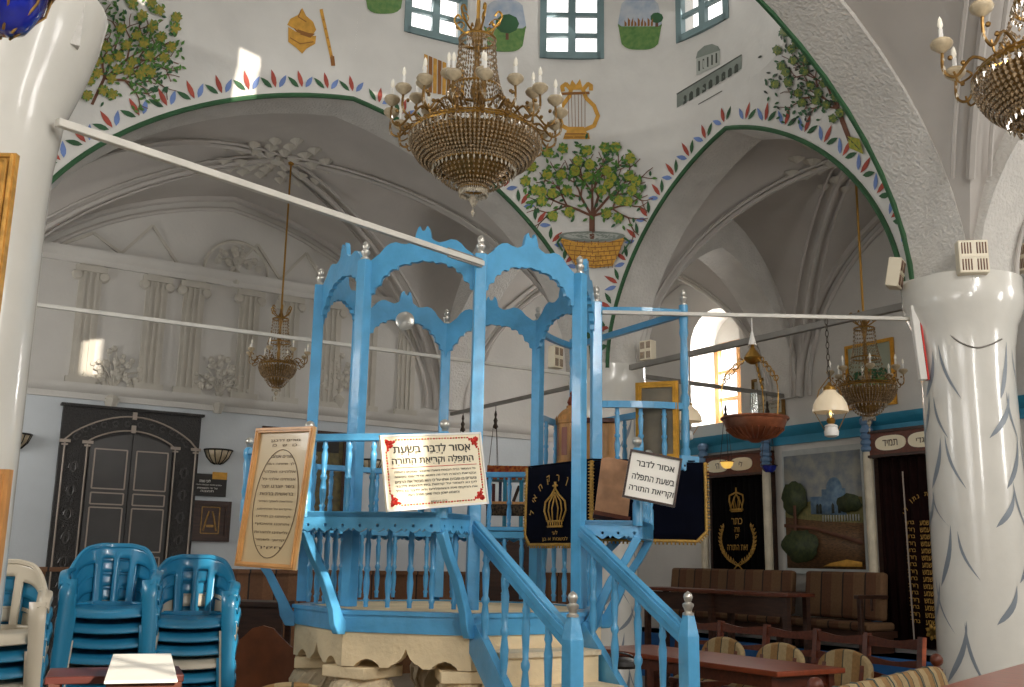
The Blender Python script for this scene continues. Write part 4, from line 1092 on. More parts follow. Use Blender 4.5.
o, ux, uy, w, h, nn = plate((255, 429), (312, 427), (237, 566), (6.3, 6.02, 6.24))
sg = thing('framed_prayer', 'tall honey-wood framed prayer in an oval, tilted at the platform corner', 'framed sign', o+ux*w/2)
mb = MB(); mb.prism([(0, 0), (w, 0), (w, h), (0, h)], o, ux, uy, -nn*.01); mb.build('sheet', M_TANP, sg)
mb = MB(); frame_bars(mb, o, ux, uy, w, h, nn, .028, .022); fr = mb.build('frame', M_FRAME, sg, sharp=30)
mb = MB(); mb.tube([o+nn*.003+ux*(w*.5+w*.37*math.cos(q))+uy*(h*.455+h*.385*math.sin(q)) for q in [2*PI*j/40 for j in range(40)]], .002, 5, closed=True); mb.build('oval_line', M_INKB, sg, sharp=None)
mb = MB(); P = lambda x, y: o+ux*x*w+uy*y*h+nn*.003
put_text(mb, 'מודים דרבנן', P(.52, .905), ux, uy, .04, width=w*.5, height=h*.022, bold=.02); put_text(mb, 'כו   ש   כו', P(.52, .872), ux, uy, .04, width=w*.42, height=h*.018, bold=.02)
lines = ['מודים אנחנו', 'לך שאתה הוא', 'אלהינו ואלהי', 'אבותינו אלהי כל', 'בשר יוצרנו יוצר', 'בראשית ברכות', 'והודאות לשמך הגדול', 'והקדוש על שהחייתנו', 'וקימתנו כן תחיינו', 'ותחננו ותאסוף', 'גליותינו לחצרות', 'קדשך לשמור', 'חקיך']
for i, l in enumerate(lines):
    y = .455+.335-.054*i; k = math.sqrt(max(.05, 1-((y-.455)/.4)**2)); put_text(mb, l, P(.5, y), ux, uy, .04, width=w*min(.58, .66*k), height=h*.02, bold=.015)
mb.build('lettering', M_INKB, sg, sharp=None)

o, ux, uy, w, h, nn = plate((630, 449), (682, 459), (622, 497), (6.62, 6.6, 6.6))
sg = thing('small_sign', 'small dark-framed white Hebrew sign hung crookedly before the reading desk', 'sign', o+ux*w/2)
mb = MB(); mb.prism([(0, 0), (w, 0), (w, h), (0, h)], o, ux, uy, -nn*.01); mb.build('sheet', M_PAPER, sg)
mb = MB(); frame_bars(mb, o, ux, uy, w, h, nn, .013, .014); mb.build('frame', M_BROWN, sg, sharp=30)
mb = MB(); P = lambda x, y: o+ux*x*w+uy*y*h+nn*.003
for l, y, ww in (('אסור לדבר', .76, .72), ('בשעת התפלה', .48, .80), ('וקריאת התורה', .21, .84)): put_text(mb, l, P(.52, y), ux, uy, .07, width=w*ww, height=h*.14, bold=.03)
mb.build('lettering', M_INK, sg, sharp=None)
# silver disc on the far canopy panel
c = atD(405, 321, 8.02); md_ = thing('silver_disc', 'pale round silver disc on the far canopy arch', 'ornament', c)
mb = MB(); mb.lathe([(.0001, .018), (.05, .014), (.072, .004), (.074, -.006), (.0001, -.006)], c, 24, axis=-hf); mb.build('disc', M_SILVER, md_); mb = MB(); mb.tube([c+(V((0, 0, 1))*math.sin(q)+hr*math.cos(q))*.072 for q in [2*PI*i/24 for i in range(24)]], .006, 6, closed=True); mb.build('rim', M_SILVER, md_)
# ------------------------------------------------------------------ tie rods
def rod(name, label, a, b, w, h, m_, cat='rod'):
    mb = MB(); mb.bar(a, b, w, h); return tag(mb.build(name, m_, bevel=.004), label, cat)
rE = OV('E', OR, 3.39)+V((0, -.03, 0)); rF = atD(57, 122, 4.02)
r1 = rod('tie_rod', 'white square rod from near-left pillar to the front platform post', rF, rE+(rF-rE).normalized()*.0, .035, .035, M_WROD)
mb = MB(); d_ = (rF-rE).normalized(); mb.bar(rE+d_*-.04, rE+d_*.36, .012, .06); pl = mb.build('clamp_plate', M_GREY, r1)
i_, p_ = V((4.62, 6.10, 3.37)), V((6.78, 4.84, 3.38))
rod('tie_rod', 'white rod from the reading desk to the right pillar, lamps hang from it', i_, p_, .03, .03, M_WROD)
rod('tie_rod', 'grey tie rod joining the far pillar and right pillar', (7.05, 8.85, 3.62), (7.05, 5.05, 3.60), .05, .06, M_GREY)
rod('tie_rod', 'pale tie rod crossing before the left relief wall', (.5, 9.22, 3.53), (6.75, 9.22, 3.55), .03, .035, M_WROD)
rod('tie_rod', 'grey tie rod from far pillar back to the left wall', (7.05, 9.55, 3.55), (7.05, 12.9, 3.55), .04, .05, M_GREY)
rod('tie_rod', 'grey tie rod from far pillar to the arched window wall', (7.4, 9.22, 3.64), (9.94, 9.22, 3.64), .04, .05, M_GREY)
rod('tie_rod', 'grey tie rod running from right pillar out of the picture', (7.45, 4.68, 3.62), (9.94, 4.68, 3.62), .05, .06, M_GREY)

# ------------------------------------------------------------------ chandeliers
def link_chain(mb, p, q, r=.012, step=.04):
    p, q = V(p), V(q); n = max(2, int((q-p).length/step)); d = (q-p).normalized(); s = d.cross(V((1, .3, 0))).normalized(); t = d.cross(s)
    for i in range(n):
        c = p.lerp(q, (i+.5)/n); e = s if i % 2 else t; L = step*.62
        mb.tube([c+d*(L*math.cos(a))+e*(r*math.sin(a)) for a in [2*PI*j/8 for j in range(8)]], r*.28, 4, closed=True)
def chandelier(name, label, c, S, top, arms, inner, bowl=.53, cand=.68, rot=0., swag=True):
    """c: the rim centre of the crystal bowl; S: scale; top: z of the ceiling hook; built in world coordinates"""
    x, y, z = c; T = thing(name, label, 'chandelier', c, None); c = V(c)
    def L(r, a, h): return c+V((r*S*math.cos(a), r*S*math.sin(a), h*S))
    mb = MB(); mb.tube([(x, y, z+.95*S), (x, y, top)], .012*S+.004, 8); mb.lathe([(.0001, 0), (.05*S, .01), (.06*S, .06*S), (.0001, .1*S)], (x, y, top-.1*S), 12); mb.build('hanging_rod', M_BRASS, T)
    mb = MB(); mb.lathe([(r*S, h*S) for r, h in [(.012, -.3), (.03, -.1), (.02, .1), (.035, .2), (.02, .3), (.05, .42), (.03, .5), (.02, .7), (.035, .8), (.06, .9), (.03, .98), (.018, 1.05)]], c, 12); mb.build('stem', M_BRASSD, T)
    for r, h, t in ((bowl, 0, .014), (bowl*.96, .035, .008), (bowl*.62, -.25, .012), (bowl*.2, -.42, .01), (.2, .42, .012), (.145, .86, .012)):
        mb = MB(); mb.tube([L(r, 2*PI*j/36, h) for j in range(36)], t*S, 6, closed=True); mb.build('ring', M_BRASS, T)
    mb = MB(); mb.lathe([(q*S, h*S) for q, h in [(bowl*.9, -.03), (bowl*.8, -.14), (bowl*.55, -.215), (bowl*.5, -.27), (bowl*.3, -.36), (bowl*.1, -.39), (.0001, -.4)]], c, 28); mb.build('inner_bowl', M_BRASSD, T)
    mb = MB()
    for j in range(12): a = 2*PI*j/12; mb.tube([L(.02, a, .1), L(bowl*.55, a, .06), L(bowl, a, 0)], .008*S, 5)
    mb.build('ring_frame', M_BRASS, T)
    # bead strands
    mb = MB()
    def strand(pts, n, r, h): 
        sp = spline(pts, 8)
        for i in range(n):
            f = (i+.5)/n*(len(sp)-1); k = int(f); p = sp[k].lerp(sp[min(k+1, len(sp)-1)], f-k); mb.octa(p, r*S, h*S)
    NS_ = max(16, int(92*bowl/.53*min(1, S+.1)))
    for j in range(NS_):
        a = 2*PI*j/NS_; strand([L(bowl, a, 0), L(bowl*.97, a, -.09), L(bowl*.83, a, -.19), L(bowl*.62, a, -.25)], 12, .0155, .019)
        strand([L(bowl*.58, a, -.26), L(bowl*.52, a, -.33), L(bowl*.37, a, -.39), L(bowl*.2, a, -.42)], 7, .010, .015) if j % 2 == 0 else None
        strand([L(bowl, a, .01), L(bowl*.72, a, .13), L(.2, a, .4)], 9, .011, .016) if j % 2 == 0 else None
        strand([L(.2, a, .42), L(.165, a, .6), L(.145, a, .86)], 10, .010, .020) if j % 2 == 0 else None
    q = mb.build('bead_strands', M_CRYS, T, sharp=20); q['kind'] = 'stuff'
    mb = MB()
    for j in range(NS_//2):
        a = 2*PI*j/(NS_//2)
        for r, h, l in ((bowl*.62, -.255, .05), (bowl*1.0, -.012, .055), (.205, .415, .05), (bowl*.2, -.43, .06)):
            p = L(r+.008, a, h-l/2); mb.octa(p, .011*S, l*S*.55)
    mb.octa(L(0, 0, -.52), .045*S, .07*S); mb.octa(L(0, 0, -.62), .02*S, .04*S)
    q = mb.build('crystal_drops', M_CRYSL, T, sharp=20); q['kind'] = 'stuff'
    mb = MB()                                        # crown of scrolls
    for j in range(6):
        a = 2*PI*j/6+.3; mb.tube(spline([L(.05, a, .9), L(.14, a, .96), L(.2, a, 1.05), L(.17, a, 1.1), L(.14, a, 1.06)], 4), .009*S, 5)
        mb.tube([L(.15+.035*math.cos(q_), a, 1.0+.035*math.sin(q_)) for q_ in [2*PI*i/10 for i in range(10)]], .006*S, 4, closed=True)
    mb.build('scroll_crown', M_BRASS, T)
    # candle arms
    def make_arm(r, zc, r0, z0):
        A = MB(); a = 0; A.tube(spline([L(r0, a, z0), L(lerp(r0, r, .4), a, z0+.06), L(lerp(r0, r, .75), a, zc-.20), L(r, a, zc-.16), L(r, a, zc-.04)], 5), .0095*S, 6)
        A.tube(spline([L(lerp(r0, r, .55), a, z0-.02), L(lerp(r0, r, .45), a, zc-.2), L(lerp(r0, r, .7), a, zc-.24), L(lerp(r0, r, .8), a, zc-.17)], 4), .007*S, 5)
        for k in (.3, .6, .85): A.sphere(L(lerp(r0, r, k), a, lerp(z0, zc, k)-.06), .016*S, 6, 4)
        arm = A.build('arm', M_BRASSD, T); B = MB()
        B.lathe([(s_*S, h*S) for s_, h in [(.012, -.05), (.03, -.035), (.058, -.01), (.064, .008), (.056, .026), (.03, .034), (.016, .036)]], L(r, 0, zc), 14); B.build('candle_cup', M_CUP, arm)
        B = MB(); B.lathe([(.013*S, .03*S), (.013*S, .10*S), (.01*S, .105*S)], L(r, 0, zc), 8); B.build('candle', M_WHITEP, arm)
        B = MB(); B.lathe([(.008*S, .105*S), (.017*S, .125*S), (.012*S, .16*S), (.0001, .185*S)], L(r, 0, zc), 8); B.build('bulb', M_BULB, arm)
        B = MB(); B.octa(L(r, 0, zc-.09), .011*S, .035*S); B.octa(L(r, 0, zc-.15), .014*S, .045*S); B.build('crystal_drop', M_CRYSL, arm, sharp=20)
        return arm
    for n, r, zc, r0, z0, off in ((arms, cand, .22, bowl*.75, .07, rot), (inner, cand*.70, .34, .16, .22, rot+.2)):
        if not n: continue
        arm = make_arm(r, zc, r0, z0)
        arm.rotation_euler = (0, 0, off)
        for j in range(1, n):
            b = copy_tree(arm, T); b.rotation_euler = (0, 0, off+2*PI*j/n)
    return T
BIGC = (3.79, 6.68, 4.79)
chandelier('chandelier', 'huge crystal chandelier hanging from the dome over the platform', BIGC, 1.0, ZD1+1.45, 18, 11, bowl=.52, rot=.1)
chandelier('chandelier', 'small brass chandelier hanging before the left relief wall', (3.81, 11.1, 3.62), .62, zLeft(3.81, 11.1)-.02, 8, 0, bowl=.34, cand=.54, rot=.15)
chandelier('chandelier', 'small crystal chandelier hanging left of the striped white pillar', (8.42, 6.72, 3.27), .70, zRight(8.42, 6.78)-.02, 8, 0, bowl=.40, cand=.50)
chandelier('chandelier', 'crystal chandelier cut by the upper right picture corner', (4.52, 2.42, 3.80), .84, zNear(4.52, 2.42)-.02, 9, 0, bowl=.44, cand=.60, rot=2.35)

# ------------------------------------------------------------------ lamps
# copper bowl lamp with openwork top
c = V((5.64, 5.545, 2.42)); T = thing('bowl_lamp', 'wide copper bowl lamp with openwork arms, hung from the white rod', 'lamp', c)
mb = MB(); mb.lathe([(.03, -.02), (.06, 0), (.15, .03), (.215, .085), (.235, .14), (.24, .17), (.225, .17), (.2, .09), (.1, .04), (.0001, .03)], c, 32); mb.build('bowl', M_COPPER, T)
mb = MB()
for j in range(28): a = 2*PI*j/28; mb.tube([c+V((r*math.cos(a), r*math.sin(a), z)) for r, z in ((.08, .006), (.155, .03), (.215, .08))], .007, 4)
mb.tube([c+V((.245*math.cos(a), .245*math.sin(a), .16)) for a in [2*PI*j/36 for j in range(36)]], .012, 6, closed=True)
mb.build('fluting', M_COPPER, T)
mb = MB()
for j in range(3):
    a = 2*PI*j/3+.5; e = V((math.cos(a), math.sin(a), 0)); mb.tube(spline([c+e*.235+V((0, 0, .16)), c+e*.25+V((0, 0, .35)), c+e*.19+V((0, 0, .52)), c+e*.05+V((0, 0, .62))], 5), .0045, 5)
    for k in range(5): p = c+e*(.235-.035*k)+V((0, 0, .44+.04*k)); mb.tube([p+e*(.022*math.cos(q))+V((0, 0, .022*math.sin(q))) for q in [2*PI*i/8 for i in range(8)]], .005, 4, closed=True)
mb.lathe([(.02, .58), (.055, .6), (.07, .63), (.05, .66), (.02, .7), (.008, .74)], c, 12); mb.build('openwork_arms', M_BRASS, T)
mb = MB(); mb.lathe([(.03, .12), (.035, .2), (.032, .3), (.028, .36)], c, 14); mb.lathe([(.03, .12), (.032, .16), (.02, .19)], c, 12); mb.build('glass_chimney', G_CLEAR, T)
mb = MB(); mb.lathe([(.03, .03), (.05, .07), (.03, .12), (.015, .15)], c, 12); mb.build('burner', M_COPPER, T)
mb = MB(); mb.tube([c+V((0, 0, .72)), c+V((0, 0, .945))], .005, 5); mb.lathe([(.006, .84), (.03, .74), (.034, .73), (.0001, .73)], c, 12); mb.build('cord', M_WHITEP, T)
def oil_lamp(label, c, zhook, r=.13):
    c = V(c); T = thing('oil_lamp', label, 'lamp', c)
    mb = MB(); mb.lathe([(.03, 0), (.05, .01), (.055, .04), (.045, .075), (.05, .08), (.045, .09), (.02, .1)], c, 16); mb.build('font', M_WHITEP, T)
    mb = MB(); mb.lathe([(.02, .1), (.03, .11), (.034, .13), (.025, .145)], c, 12); mb.build('burner', M_BRASS, T)
    mb = MB(); mb.lathe([(.022, .14), (.03, .17), (.026, .2), (.018, .26), (.018, .36)], c, 12); mb.build('chimney', G_CLEAR, T)
    mb = MB(); mb.lathe([(r, .19), (r*1.0, .205), (r*.93, .25), (r*.72, .3), (r*.42, .335), (r*.36, .345), (r*.36, .36)], c, 24); mb.build('shade', M_MILK, T, solid=.005)
    mb = MB(); mb.lathe([(.0001, .16), (.008, .17), (.009, .185), (.0001, .215)], c, 8); mb.build('flame', M_FLAME, T)
    mb = MB(); mb.lathe([(r*.4, .355), (r*.36, .38), (.02, .4), (.01, .42)], c, 14)
    for s in (-1, 1): mb.tube([c+hr*(s*r*.98)+V((0, 0, .2)), c+hr*(s*r*.6)+V((0, 0, .36)), c+V((0, 0, .46))], .0035, 4)
    for s in (-1, 1): mb.tube([c+hr*(s*r*.98)+V((0, 0, .2)), c+hr*(s*.05)+V((0, 0, .05))], .003, 4)
    mb.build('bracket', M_BRASS, T)
    mb = MB(); link_chain(mb, c+V((0, 0, .45)), (c.x, c.y, zhook), .012, .045); mb.build('chain', M_CHAIN, T)
oil_lamp('glass-shaded oil lamp on a chain between copper bowl and pillar', (6.12, 5.232, 2.45), 3.365)
oil_lamp('glass-shaded oil lamp half hidden behind the tall desk post', (7.05, 7.87, 2.73), 3.60, .145)
def cup_lamp(label, c, zhook, r=.06, gm=None, lit=True, spread=.09):
    c = V(c); T = thing('hanging_oil_cup', label, 'lamp', c)
    mb = MB(); mb.lathe([(.0001, 0), (r*.5, .006), (r*.85, .04), (r, .09), (r*1.02, .095), (r*.95, .09), (r*.5, .02), (.0001, .015)], c, 16); mb.build('glass_cup', gm or M_GLOWG, T)
    if lit: mb = MB(); mb.lathe([(.0001, .05), (.012, .065), (.01, .08), (.0001, .11)], c, 8); mb.build('flame', M_FLAME, T)
    top = V((c.x, c.y, lerp(c.z, zhook, .68))); mb = MB()
    mb.tube([c+V((r*1.05*math.cos(a), r*1.05*math.sin(a), .09)) for a in [2*PI*j/20 for j in range(20)]], .006, 5, closed=True); mb.build('rim_ring', M_CHAIN, T); mb = MB()
    mb.lathe([(.0001, -.03), (.04, 0), (.02, .05), (.03, .09), (.012, .13), (.02, .17), (.008, .22)], top, 10); mb.build('holder', M_CHAIN, T)
    mb = MB()
    for j in range(3): a = 2*PI*j/3+.6; mb.tube([c+V((r*1.05*math.cos(a), r*1.05*math.sin(a), .09)), top+V((.03*math.cos(a), .03*math.sin(a), 0))], .004, 4)
    mb.tube([top+V((0, 0, .2)), (c.x, c.y, zhook)], .005, 4); mb.build('chains', M_CHAIN, T)
cup_lamp('lit oil cup on three chains above the red book rack', (7.05, 11.66, 2.62), 3.53, .075)
cup_lamp('oil cup on chains by the wall, hidden behind the white sign', (7.05, 12.55, 2.75), 3.53, .07)
def wall_arm(name, label, p, zc): pass
cup_lamp('lit brass oil lamp glowing before the crowned ark curtain', (9.5, 9.86, 2.72), 3.62, .085)
cup_lamp('unlit cobalt glass oil lamp beside the crowned ark curtain', (9.5, 9.12, 2.62), 3.62, .095, gm=M_BLUEGL, lit=False)
# cobalt glass lamp near the upper left corner
c = atD(2, 34, 2.55); T = thing('blue_glass_lamp', 'cobalt-blue glass lamp at the upper left picture corner', 'lamp', c)
mb = MB(); mb.lathe([(.02, 0), (.06, .02), (.095, .08), (.11, .16), (.10, .24), (.115, .27), (.105, .27), (.09, .23), (.1, .16), (.08, .08), (.0001, .03)], c, 24); mb.build('bowl', M_BLUEGL, T)
mb = MB(); mb.tube([c+V((.113*math.cos(a), .113*math.sin(a), .14)) for a in [2*PI*j/24 for j in range(24)]], .007, 6, closed=True); mb.tube([c+V((.112*math.cos(a), .112*math.sin(a), .255)) for a in [2*PI*j/24 for j in range(24)]], .007, 6, closed=True)
for j in range(8): a = 2*PI*j/8; mb.tube([c+V((r*math.cos(a), r*math.sin(a), z)) for r, z in ((.03, 0), (.1, .08), (.115, .16), (.105, .25))], .004, 5)
mb.build('metal_cage', M_BRASSD, T)
mb = MB()
for j in range(3): a = 2*PI*j/3; mb.tube([c+V((.11*math.cos(a), .11*math.sin(a), .26)), c+V((0, 0, .8))], .004, 4)
mb.tube([c+V((0, 0, .8)), (c.x, c.y, 5.4)], .006, 5); mb.build('chains', M_CHAIN, T)

# ------------------------------------------------------------------ boxes on the pillar capitals
def speaker(label, px, py, D, w, h, yaw=0., tilt=0.):
    c = atD(px, py, D); T = thing('speaker_box', label, 'speaker', c)
    ux = V((hr.x*math.cos(yaw)+hf.x*math.sin(yaw), hr.y*math.cos(yaw)+hf.y*math.sin(yaw), 0)); uy = V((0, 0, 1)); n = ux.cross(uy); n = -n if n.dot(hf) > 0 else n
    uy = (uy*math.cos(tilt)+n*math.sin(tilt)); n = ux.cross(uy)
    n = -n if n.dot(hf) > 0 else n
    o = c-ux*w/2-uy*h/2
    mb = MB(); mb.prism([(0, 0), (w, 0), (w, h), (0, h)], o-n*.1, ux, uy, n*.1); mb.build('case', M_CREAM, T, bevel=.008)
    mb = MB(); mb.prism([(w*.08, h*.47), (w*.92, h*.47), (w*.92, h*.53), (w*.08, h*.53)], o, ux, uy, n*.006); mb.build('ledge', M_CREAM, T)
    mb = MB()
    for r0, r1 in ((.08, .42), (.58, .92)):
        for g in (0, .5):
            for i in range(4): x = w*(.1+g+i*.095); mb.prism([(x, h*r0), (x+w*.045, h*r0), (x+w*.045, h*r1), (x, h*r1)], o, ux, uy, n*.003)
    mb.build('grille_slots', mat('slot_shadow_brown', '#7a5c4a', .7), T, sharp=None); return T
speaker('cream slotted speaker box facing front on the right pillar capital', 974, 256, 7.2, .21, .25, yaw=-.15)
speaker('cream slotted speaker box turned left on the right pillar capital', 902, 274, 7.68, .15, .23, yaw=1.0, tilt=.2)
speaker('cream slotted speaker box turned right on the far pillar capital', 645, 350, 11.1, .16, .22, yaw=-.8)
speaker('cream slotted speaker box left side of the far pillar capital', 559, 357, 11.3, .15, .25, yaw=.8)
speaker('cream speaker box at the right side of the striped pillar', 1017, 258, 7.8, .16, .22, yaw=-1.1)
a_, b_ = atD(913, 306, 7.62), atD(923, 380, 7.62); mb = MB(); mb.bar(a_, b_, .055, .05, up=hf); T = mb.build('strip_light', M_WHITEP, bevel=.006); tag(T, 'narrow white strip light upright on the right pillar, left side', 'lamp')
mb = MB(); mb.bar(a_+hr*.035, b_+hr*.035, .012, .05, up=hf); mb.build('red_edge', M_REDINK, T)
mb = MB(); pp = [(940, 327), (948, 334), (962, 342), (978, 347), (992, 344), (1006, 338)]
cc = V((PIL['P'][0], PIL['P'][1], 0)); pts = []
for x, y in pp:
    p = atD(x, y, 7.33); d = V((p.x, p.y, 0))-cc; d.normalize(); pts.append(V((cc.x+d.x*.352, cc.y+d.y*.352, p.z)))
mb.tube(spline(pts, 5), .006, 5); tag(mb.build('cable', M_GREY), 'thin grey cable sagging round the right pillar', 'cable')
# ------------------------------------------------------------------ left wall: dark doors, plaques, sconces
DX0, DX1, DZ = 1.87, 3.47, 3.18; W = DX1-DX0; yw = YF
mb = MB(); mb.prism([(0, 0), (W, 0), (W, DZ), (0, DZ)], (DX0, yw, 0), (1, 0, 0), (0, 0, 1), (0, -.07, 0)); mb.box((DX0+W/2, yw-.05, DZ+.015), (W+.06, .12, .03))
door = mb.build('door_1', M_DKDOOR); struct(door, 'dark carved double doors under a pale-lined arch')
def bead(pts, r=.0105): mb.tube([V((DX0+x, yw-.078, z)) for x, z in pts], r, 6)
mb = MB()
def arc(xa, xb, zs, za, n=18): return [(lerp(xa, xb, i/n), zs+(za-zs)*math.sin(PI*i/n)**.75) for i in range(n+1)]
bead(arc(.04, W-.03, 2.78, 3.11)); bead(arc(.29, W-.30, 2.77, 2.94))
for x in (.05, .30, W-.29, W-.04): bead([(x, 0.1), (x, 2.76)]); mb.box((DX0+x, yw-.08, 2.77), (.12, .03, .035)); mb.box((DX0+x, yw-.08, 2.73), (.07, .025, .02))
for z in (2.96, 3.12): mb.box((DX0+W*.5, yw-.085, z), (.05, .03, .09))
mb.build('beading', M_LINE, door)
for s in (0, 1):
    x0, x1 = (.33, .795) if s == 0 else (.805, W-.33)
    lf = MB(); n = 8; top = [(lerp(x0, x1, i/n), 2.75+.14*math.sin(PI*(lerp(x0, x1, i/n)-.3)/(W-.6))) for i in range(n+1)]
    lf.prism([(x0, .02), (x1, .02)]+top[::-1], (DX0, yw-.07, 0), (1, 0, 0), (0, 0, 1), (0, -.025, 0)); leaf = lf.build('door_leaf', M_DKPAN, door, sharp=30)
    mb = MB()
    for z0, z1 in ((2.24, 2.70), (2.06, 2.19), (1.52, 2.02), (.9, 1.46), (.15, .85)):
        a, b = x0+.055, x1-.045; q = [(a, z0), (b, z0), (b, z1), (a, z1)]
        for i in range(4): p, r = q[i], q[(i+1) % 4]; mb.bar((DX0+p[0], yw-.098, p[1]), (DX0+r[0], yw-.098, r[1]), .016, .012, up=(0, 1, 0))
    mb.build('panel_moulding', M_LINE, leaf, sharp=30)
mb = MB(); rnd = random.Random(5)                    # carved scrolls in the dark surround
for x in (.17, W-.16):
    for i in range(9):
        z = .3+i*.27
        for s in (-1, 1): mb.tube([V((DX0+x+s*(.05*math.cos(q)*(1-q/8)), yw-.072, z+.09*math.sin(q)*(1-q/9))) for q in [j*.5 for j in range(11)]], .011, 5)
for i in range(14): a = PI*(i+.5)/14; mb.tube([V((DX0+W/2-math.cos(a)*.64+.03*math.cos(q), yw-.072, 2.80+.22*math.sin(a)+.03*math.sin(q))) for q in [j*.7 for j in range(9)]], .009, 5)
mb.build('carving', M_DKPAN, door)
def rect_on_wall(px0, py0, px1, py1, y=YF): a, b = onY(px0, py0, y), onY(px1, py1, y); return a.x, b.x, b.z, a.z
def sconce(px, py, label, r=.17):
    p = onY(px, py, YF); T = thing('wall_sconce', label, 'lamp', (p.x, YF-.01, p.z-.13))
    mb = MB(); mb.lathe([(.02, -.15), (.07, -.13), (.13, -.07), (r, .02)], (p.x, YF-.005, p.z), 16, a0=PI, a1=2*PI); mb.build('shade', M_CUP, T, solid=.008)
    mb = MB()
    for j in range(7): a = PI+PI*j/6; mb.tube([V((p.x+q*math.cos(a), YF-.005+q*math.sin(a), p.z+h)) for q, h in ((.03, -.155), (.08, -.135), (.14, -.07), (r+.006, .02))], .007, 4)
    mb.tube([V((p.x+(r+.006)*math.cos(a), YF-.005+(r+.006)*math.sin(a), p.z+.02)) for a in [PI+PI*j/14 for j in range(15)]], .011, 5); mb.build('iron_cage', M_IRON, T)
sconce(218, 452, 'half-bowl wall sconce right of the dark carved doors'); sconce(370, 462, 'half-bowl wall sconce behind the platform, left of white sign'); sconce(15, 436, 'half-bowl wall sconce at the far left picture edge')
x0, x1, z0, z1 = rect_on_wall(190, 473, 225, 497); T = thing('black_plaque', 'black plaque with pale lettering under the sconce', 'plaque', ((x0+x1)/2, YF, z0))
mb = MB(); mb.box(((x0+x1)/2, YF-.015, (z0+z1)/2), (x1-x0, .03, z1-z0)); mb.build('board', M_INK, T)
mb = MB(); put_text(mb, 'לזכר נשמת', (lerp(x0, x1, .4), YF-.032, lerp(z0, z1, .68)), (1, 0, 0), (0, 0, 1), .05, width=(x1-x0)*.3, height=.035, bold=.02)
for i, l in enumerate(('נתרם לבית הכנסת העתיק', 'על ידי משפחתו', 'תנצבה')): put_text(mb, l, (lerp(x0, x1, .48), YF-.032, lerp(z0, z1, .5-.14*i)), (1, 0, 0), (0, 0, 1), .05, width=(x1-x0)*(.75-.2*i), height=.022, bold=.01)
mb.build('lettering', M_PAPER, T, sharp=None)
a, b, c2, d2 = rect_on_wall(212, 472, 226, 480); mb = MB(); mb.box(((a+b)/2, YF-.034, (c2+d2)/2), (b-a, .006, d2-c2)); mb.build('yellow_note', M_PGOLD, T)
x0, x1, z0, z1 = rect_on_wall(191, 500, 228, 542); T = thing('framed_picture', 'small dark framed picture under the black plaque', 'picture', ((x0+x1)/2, YF, z0))
mb = MB(); frame_bars(mb, V((x0, YF-.005, z0)), V((1, 0, 0)), V((0, 0, 1)), x1-x0, z1-z0, V((0, -1, 0)), .07, .035); mb.build('frame', M_BROWN, T, sharp=30)
mb = MB(); mb.box(((x0+x1)/2, YF-.012, (z0+z1)/2), (x1-x0-.1, .015, z1-z0-.1)); mb.build('print', M_BROWN, T)
mb = MB(); cx, cz = (x0+x1)/2, (z0+z1)/2; q = [(cx-.11, cz-.15), (cx+.11, cz-.15), (cx+.11, cz+.17), (cx-.11, cz+.17)]
for i in range(4): p, r = q[i], q[(i+1) % 4]; mb.bar((p[0], YF-.022, p[1]), (r[0], YF-.022, r[1]), .012, .006, up=(0, 1, 0))
for s in (-1, 1): mb.tube([(cx+s*.08, YF-.022, cz-.12), (cx+s*.05, YF-.022, cz+.02), (cx+s*.02, YF-.022, cz+.12)], .012, 5)
mb.box((cx, YF-.022, cz-.06), (.09, .006, .03)); mb.build('gold_inlay', M_BRASSD, T)
x0, x1, z0, z1 = rect_on_wall(262, 426, 345, 520); T = thing('wall_board', 'broad brown-framed board on the wall behind the platform rail', 'picture', ((x0+x1)/2, YF, z0))
mb = MB(); frame_bars(mb, V((x0, YF-.005, z0)), V((1, 0, 0)), V((0, 0, 1)), x1-x0, z1-z0, V((0, -1, 0)), .09, .04); mb.build('frame', M_BROWN, T, sharp=30)
mb = MB(); mb.box(((x0+x1)/2, YF-.012, (z0+z1)/2), (x1-x0-.1, .015, z1-z0-.1)); mb.build('panel', mat('olive_print', '#6d6238', .6, col2='#4c4630', scale=14), T)
mb = MB(); mb.box(((x0+x1)/2, YF-.022, z1-.2), (x1-x0-.3, .006, .16)); mb.build('dark_heading', M_INK, T)

# ------------------------------------------------------------------ near-left pillar: hung frames
def fp(px, py, D): return atD(px, py, D)
T = thing('reeded_gold_frame', 'reeded golden frame on the near-left pillar, cut by the picture edge', 'frame', fp(-40, 460, 3.72))
a, b = fp(18, 156, 3.7), fp(0, 458, 3.72)
o = fp(0, 458, 3.70); u1 = hr; hh = (a-b).length; w_ = .62
upv = (fp(18, 156, 3.70)-fp(0, 458, 3.70)); upv = V((0, 0, 1)); zt, zb = fp(18, 156, 3.7).z, fp(0, 458, 3.7).z
o = V((fp(8, 300, 3.7).x, fp(8, 300, 3.7).y, zb))-hr*.022-hr*w_
mb = MB(); frame_bars(mb, o, hr, V((0, 0, 1)), w_, zt-zb, -hf, .085, .03)
for t in (.012, .032, .052, .07):
    for a, b, c, d in ((t, t, w_-t, t), (t, zt-zb-t, w_-t, zt-zb-t), (t, t, t, zt-zb-t), (w_-t, t, w_-t, zt-zb-t)):
        mb.tube([o+hr*a+V((0, 0, b))-hf*.036, o+hr*c+V((0, 0, d))-hf*.036], .008, 6)
mb.build('frame', mat('reeded_gilt', '#d09c4c', .4, .25, var=.2, scale=25), T, sharp=40)
mb = MB(); mb.prism([(.06, .06), (w_-.06, .06), (w_-.06, zt-zb-.06), (.06, zt-zb-.06)], o, hr, (0, 0, 1), -hf*.012); mb.build('sheet', M_TANP, T)
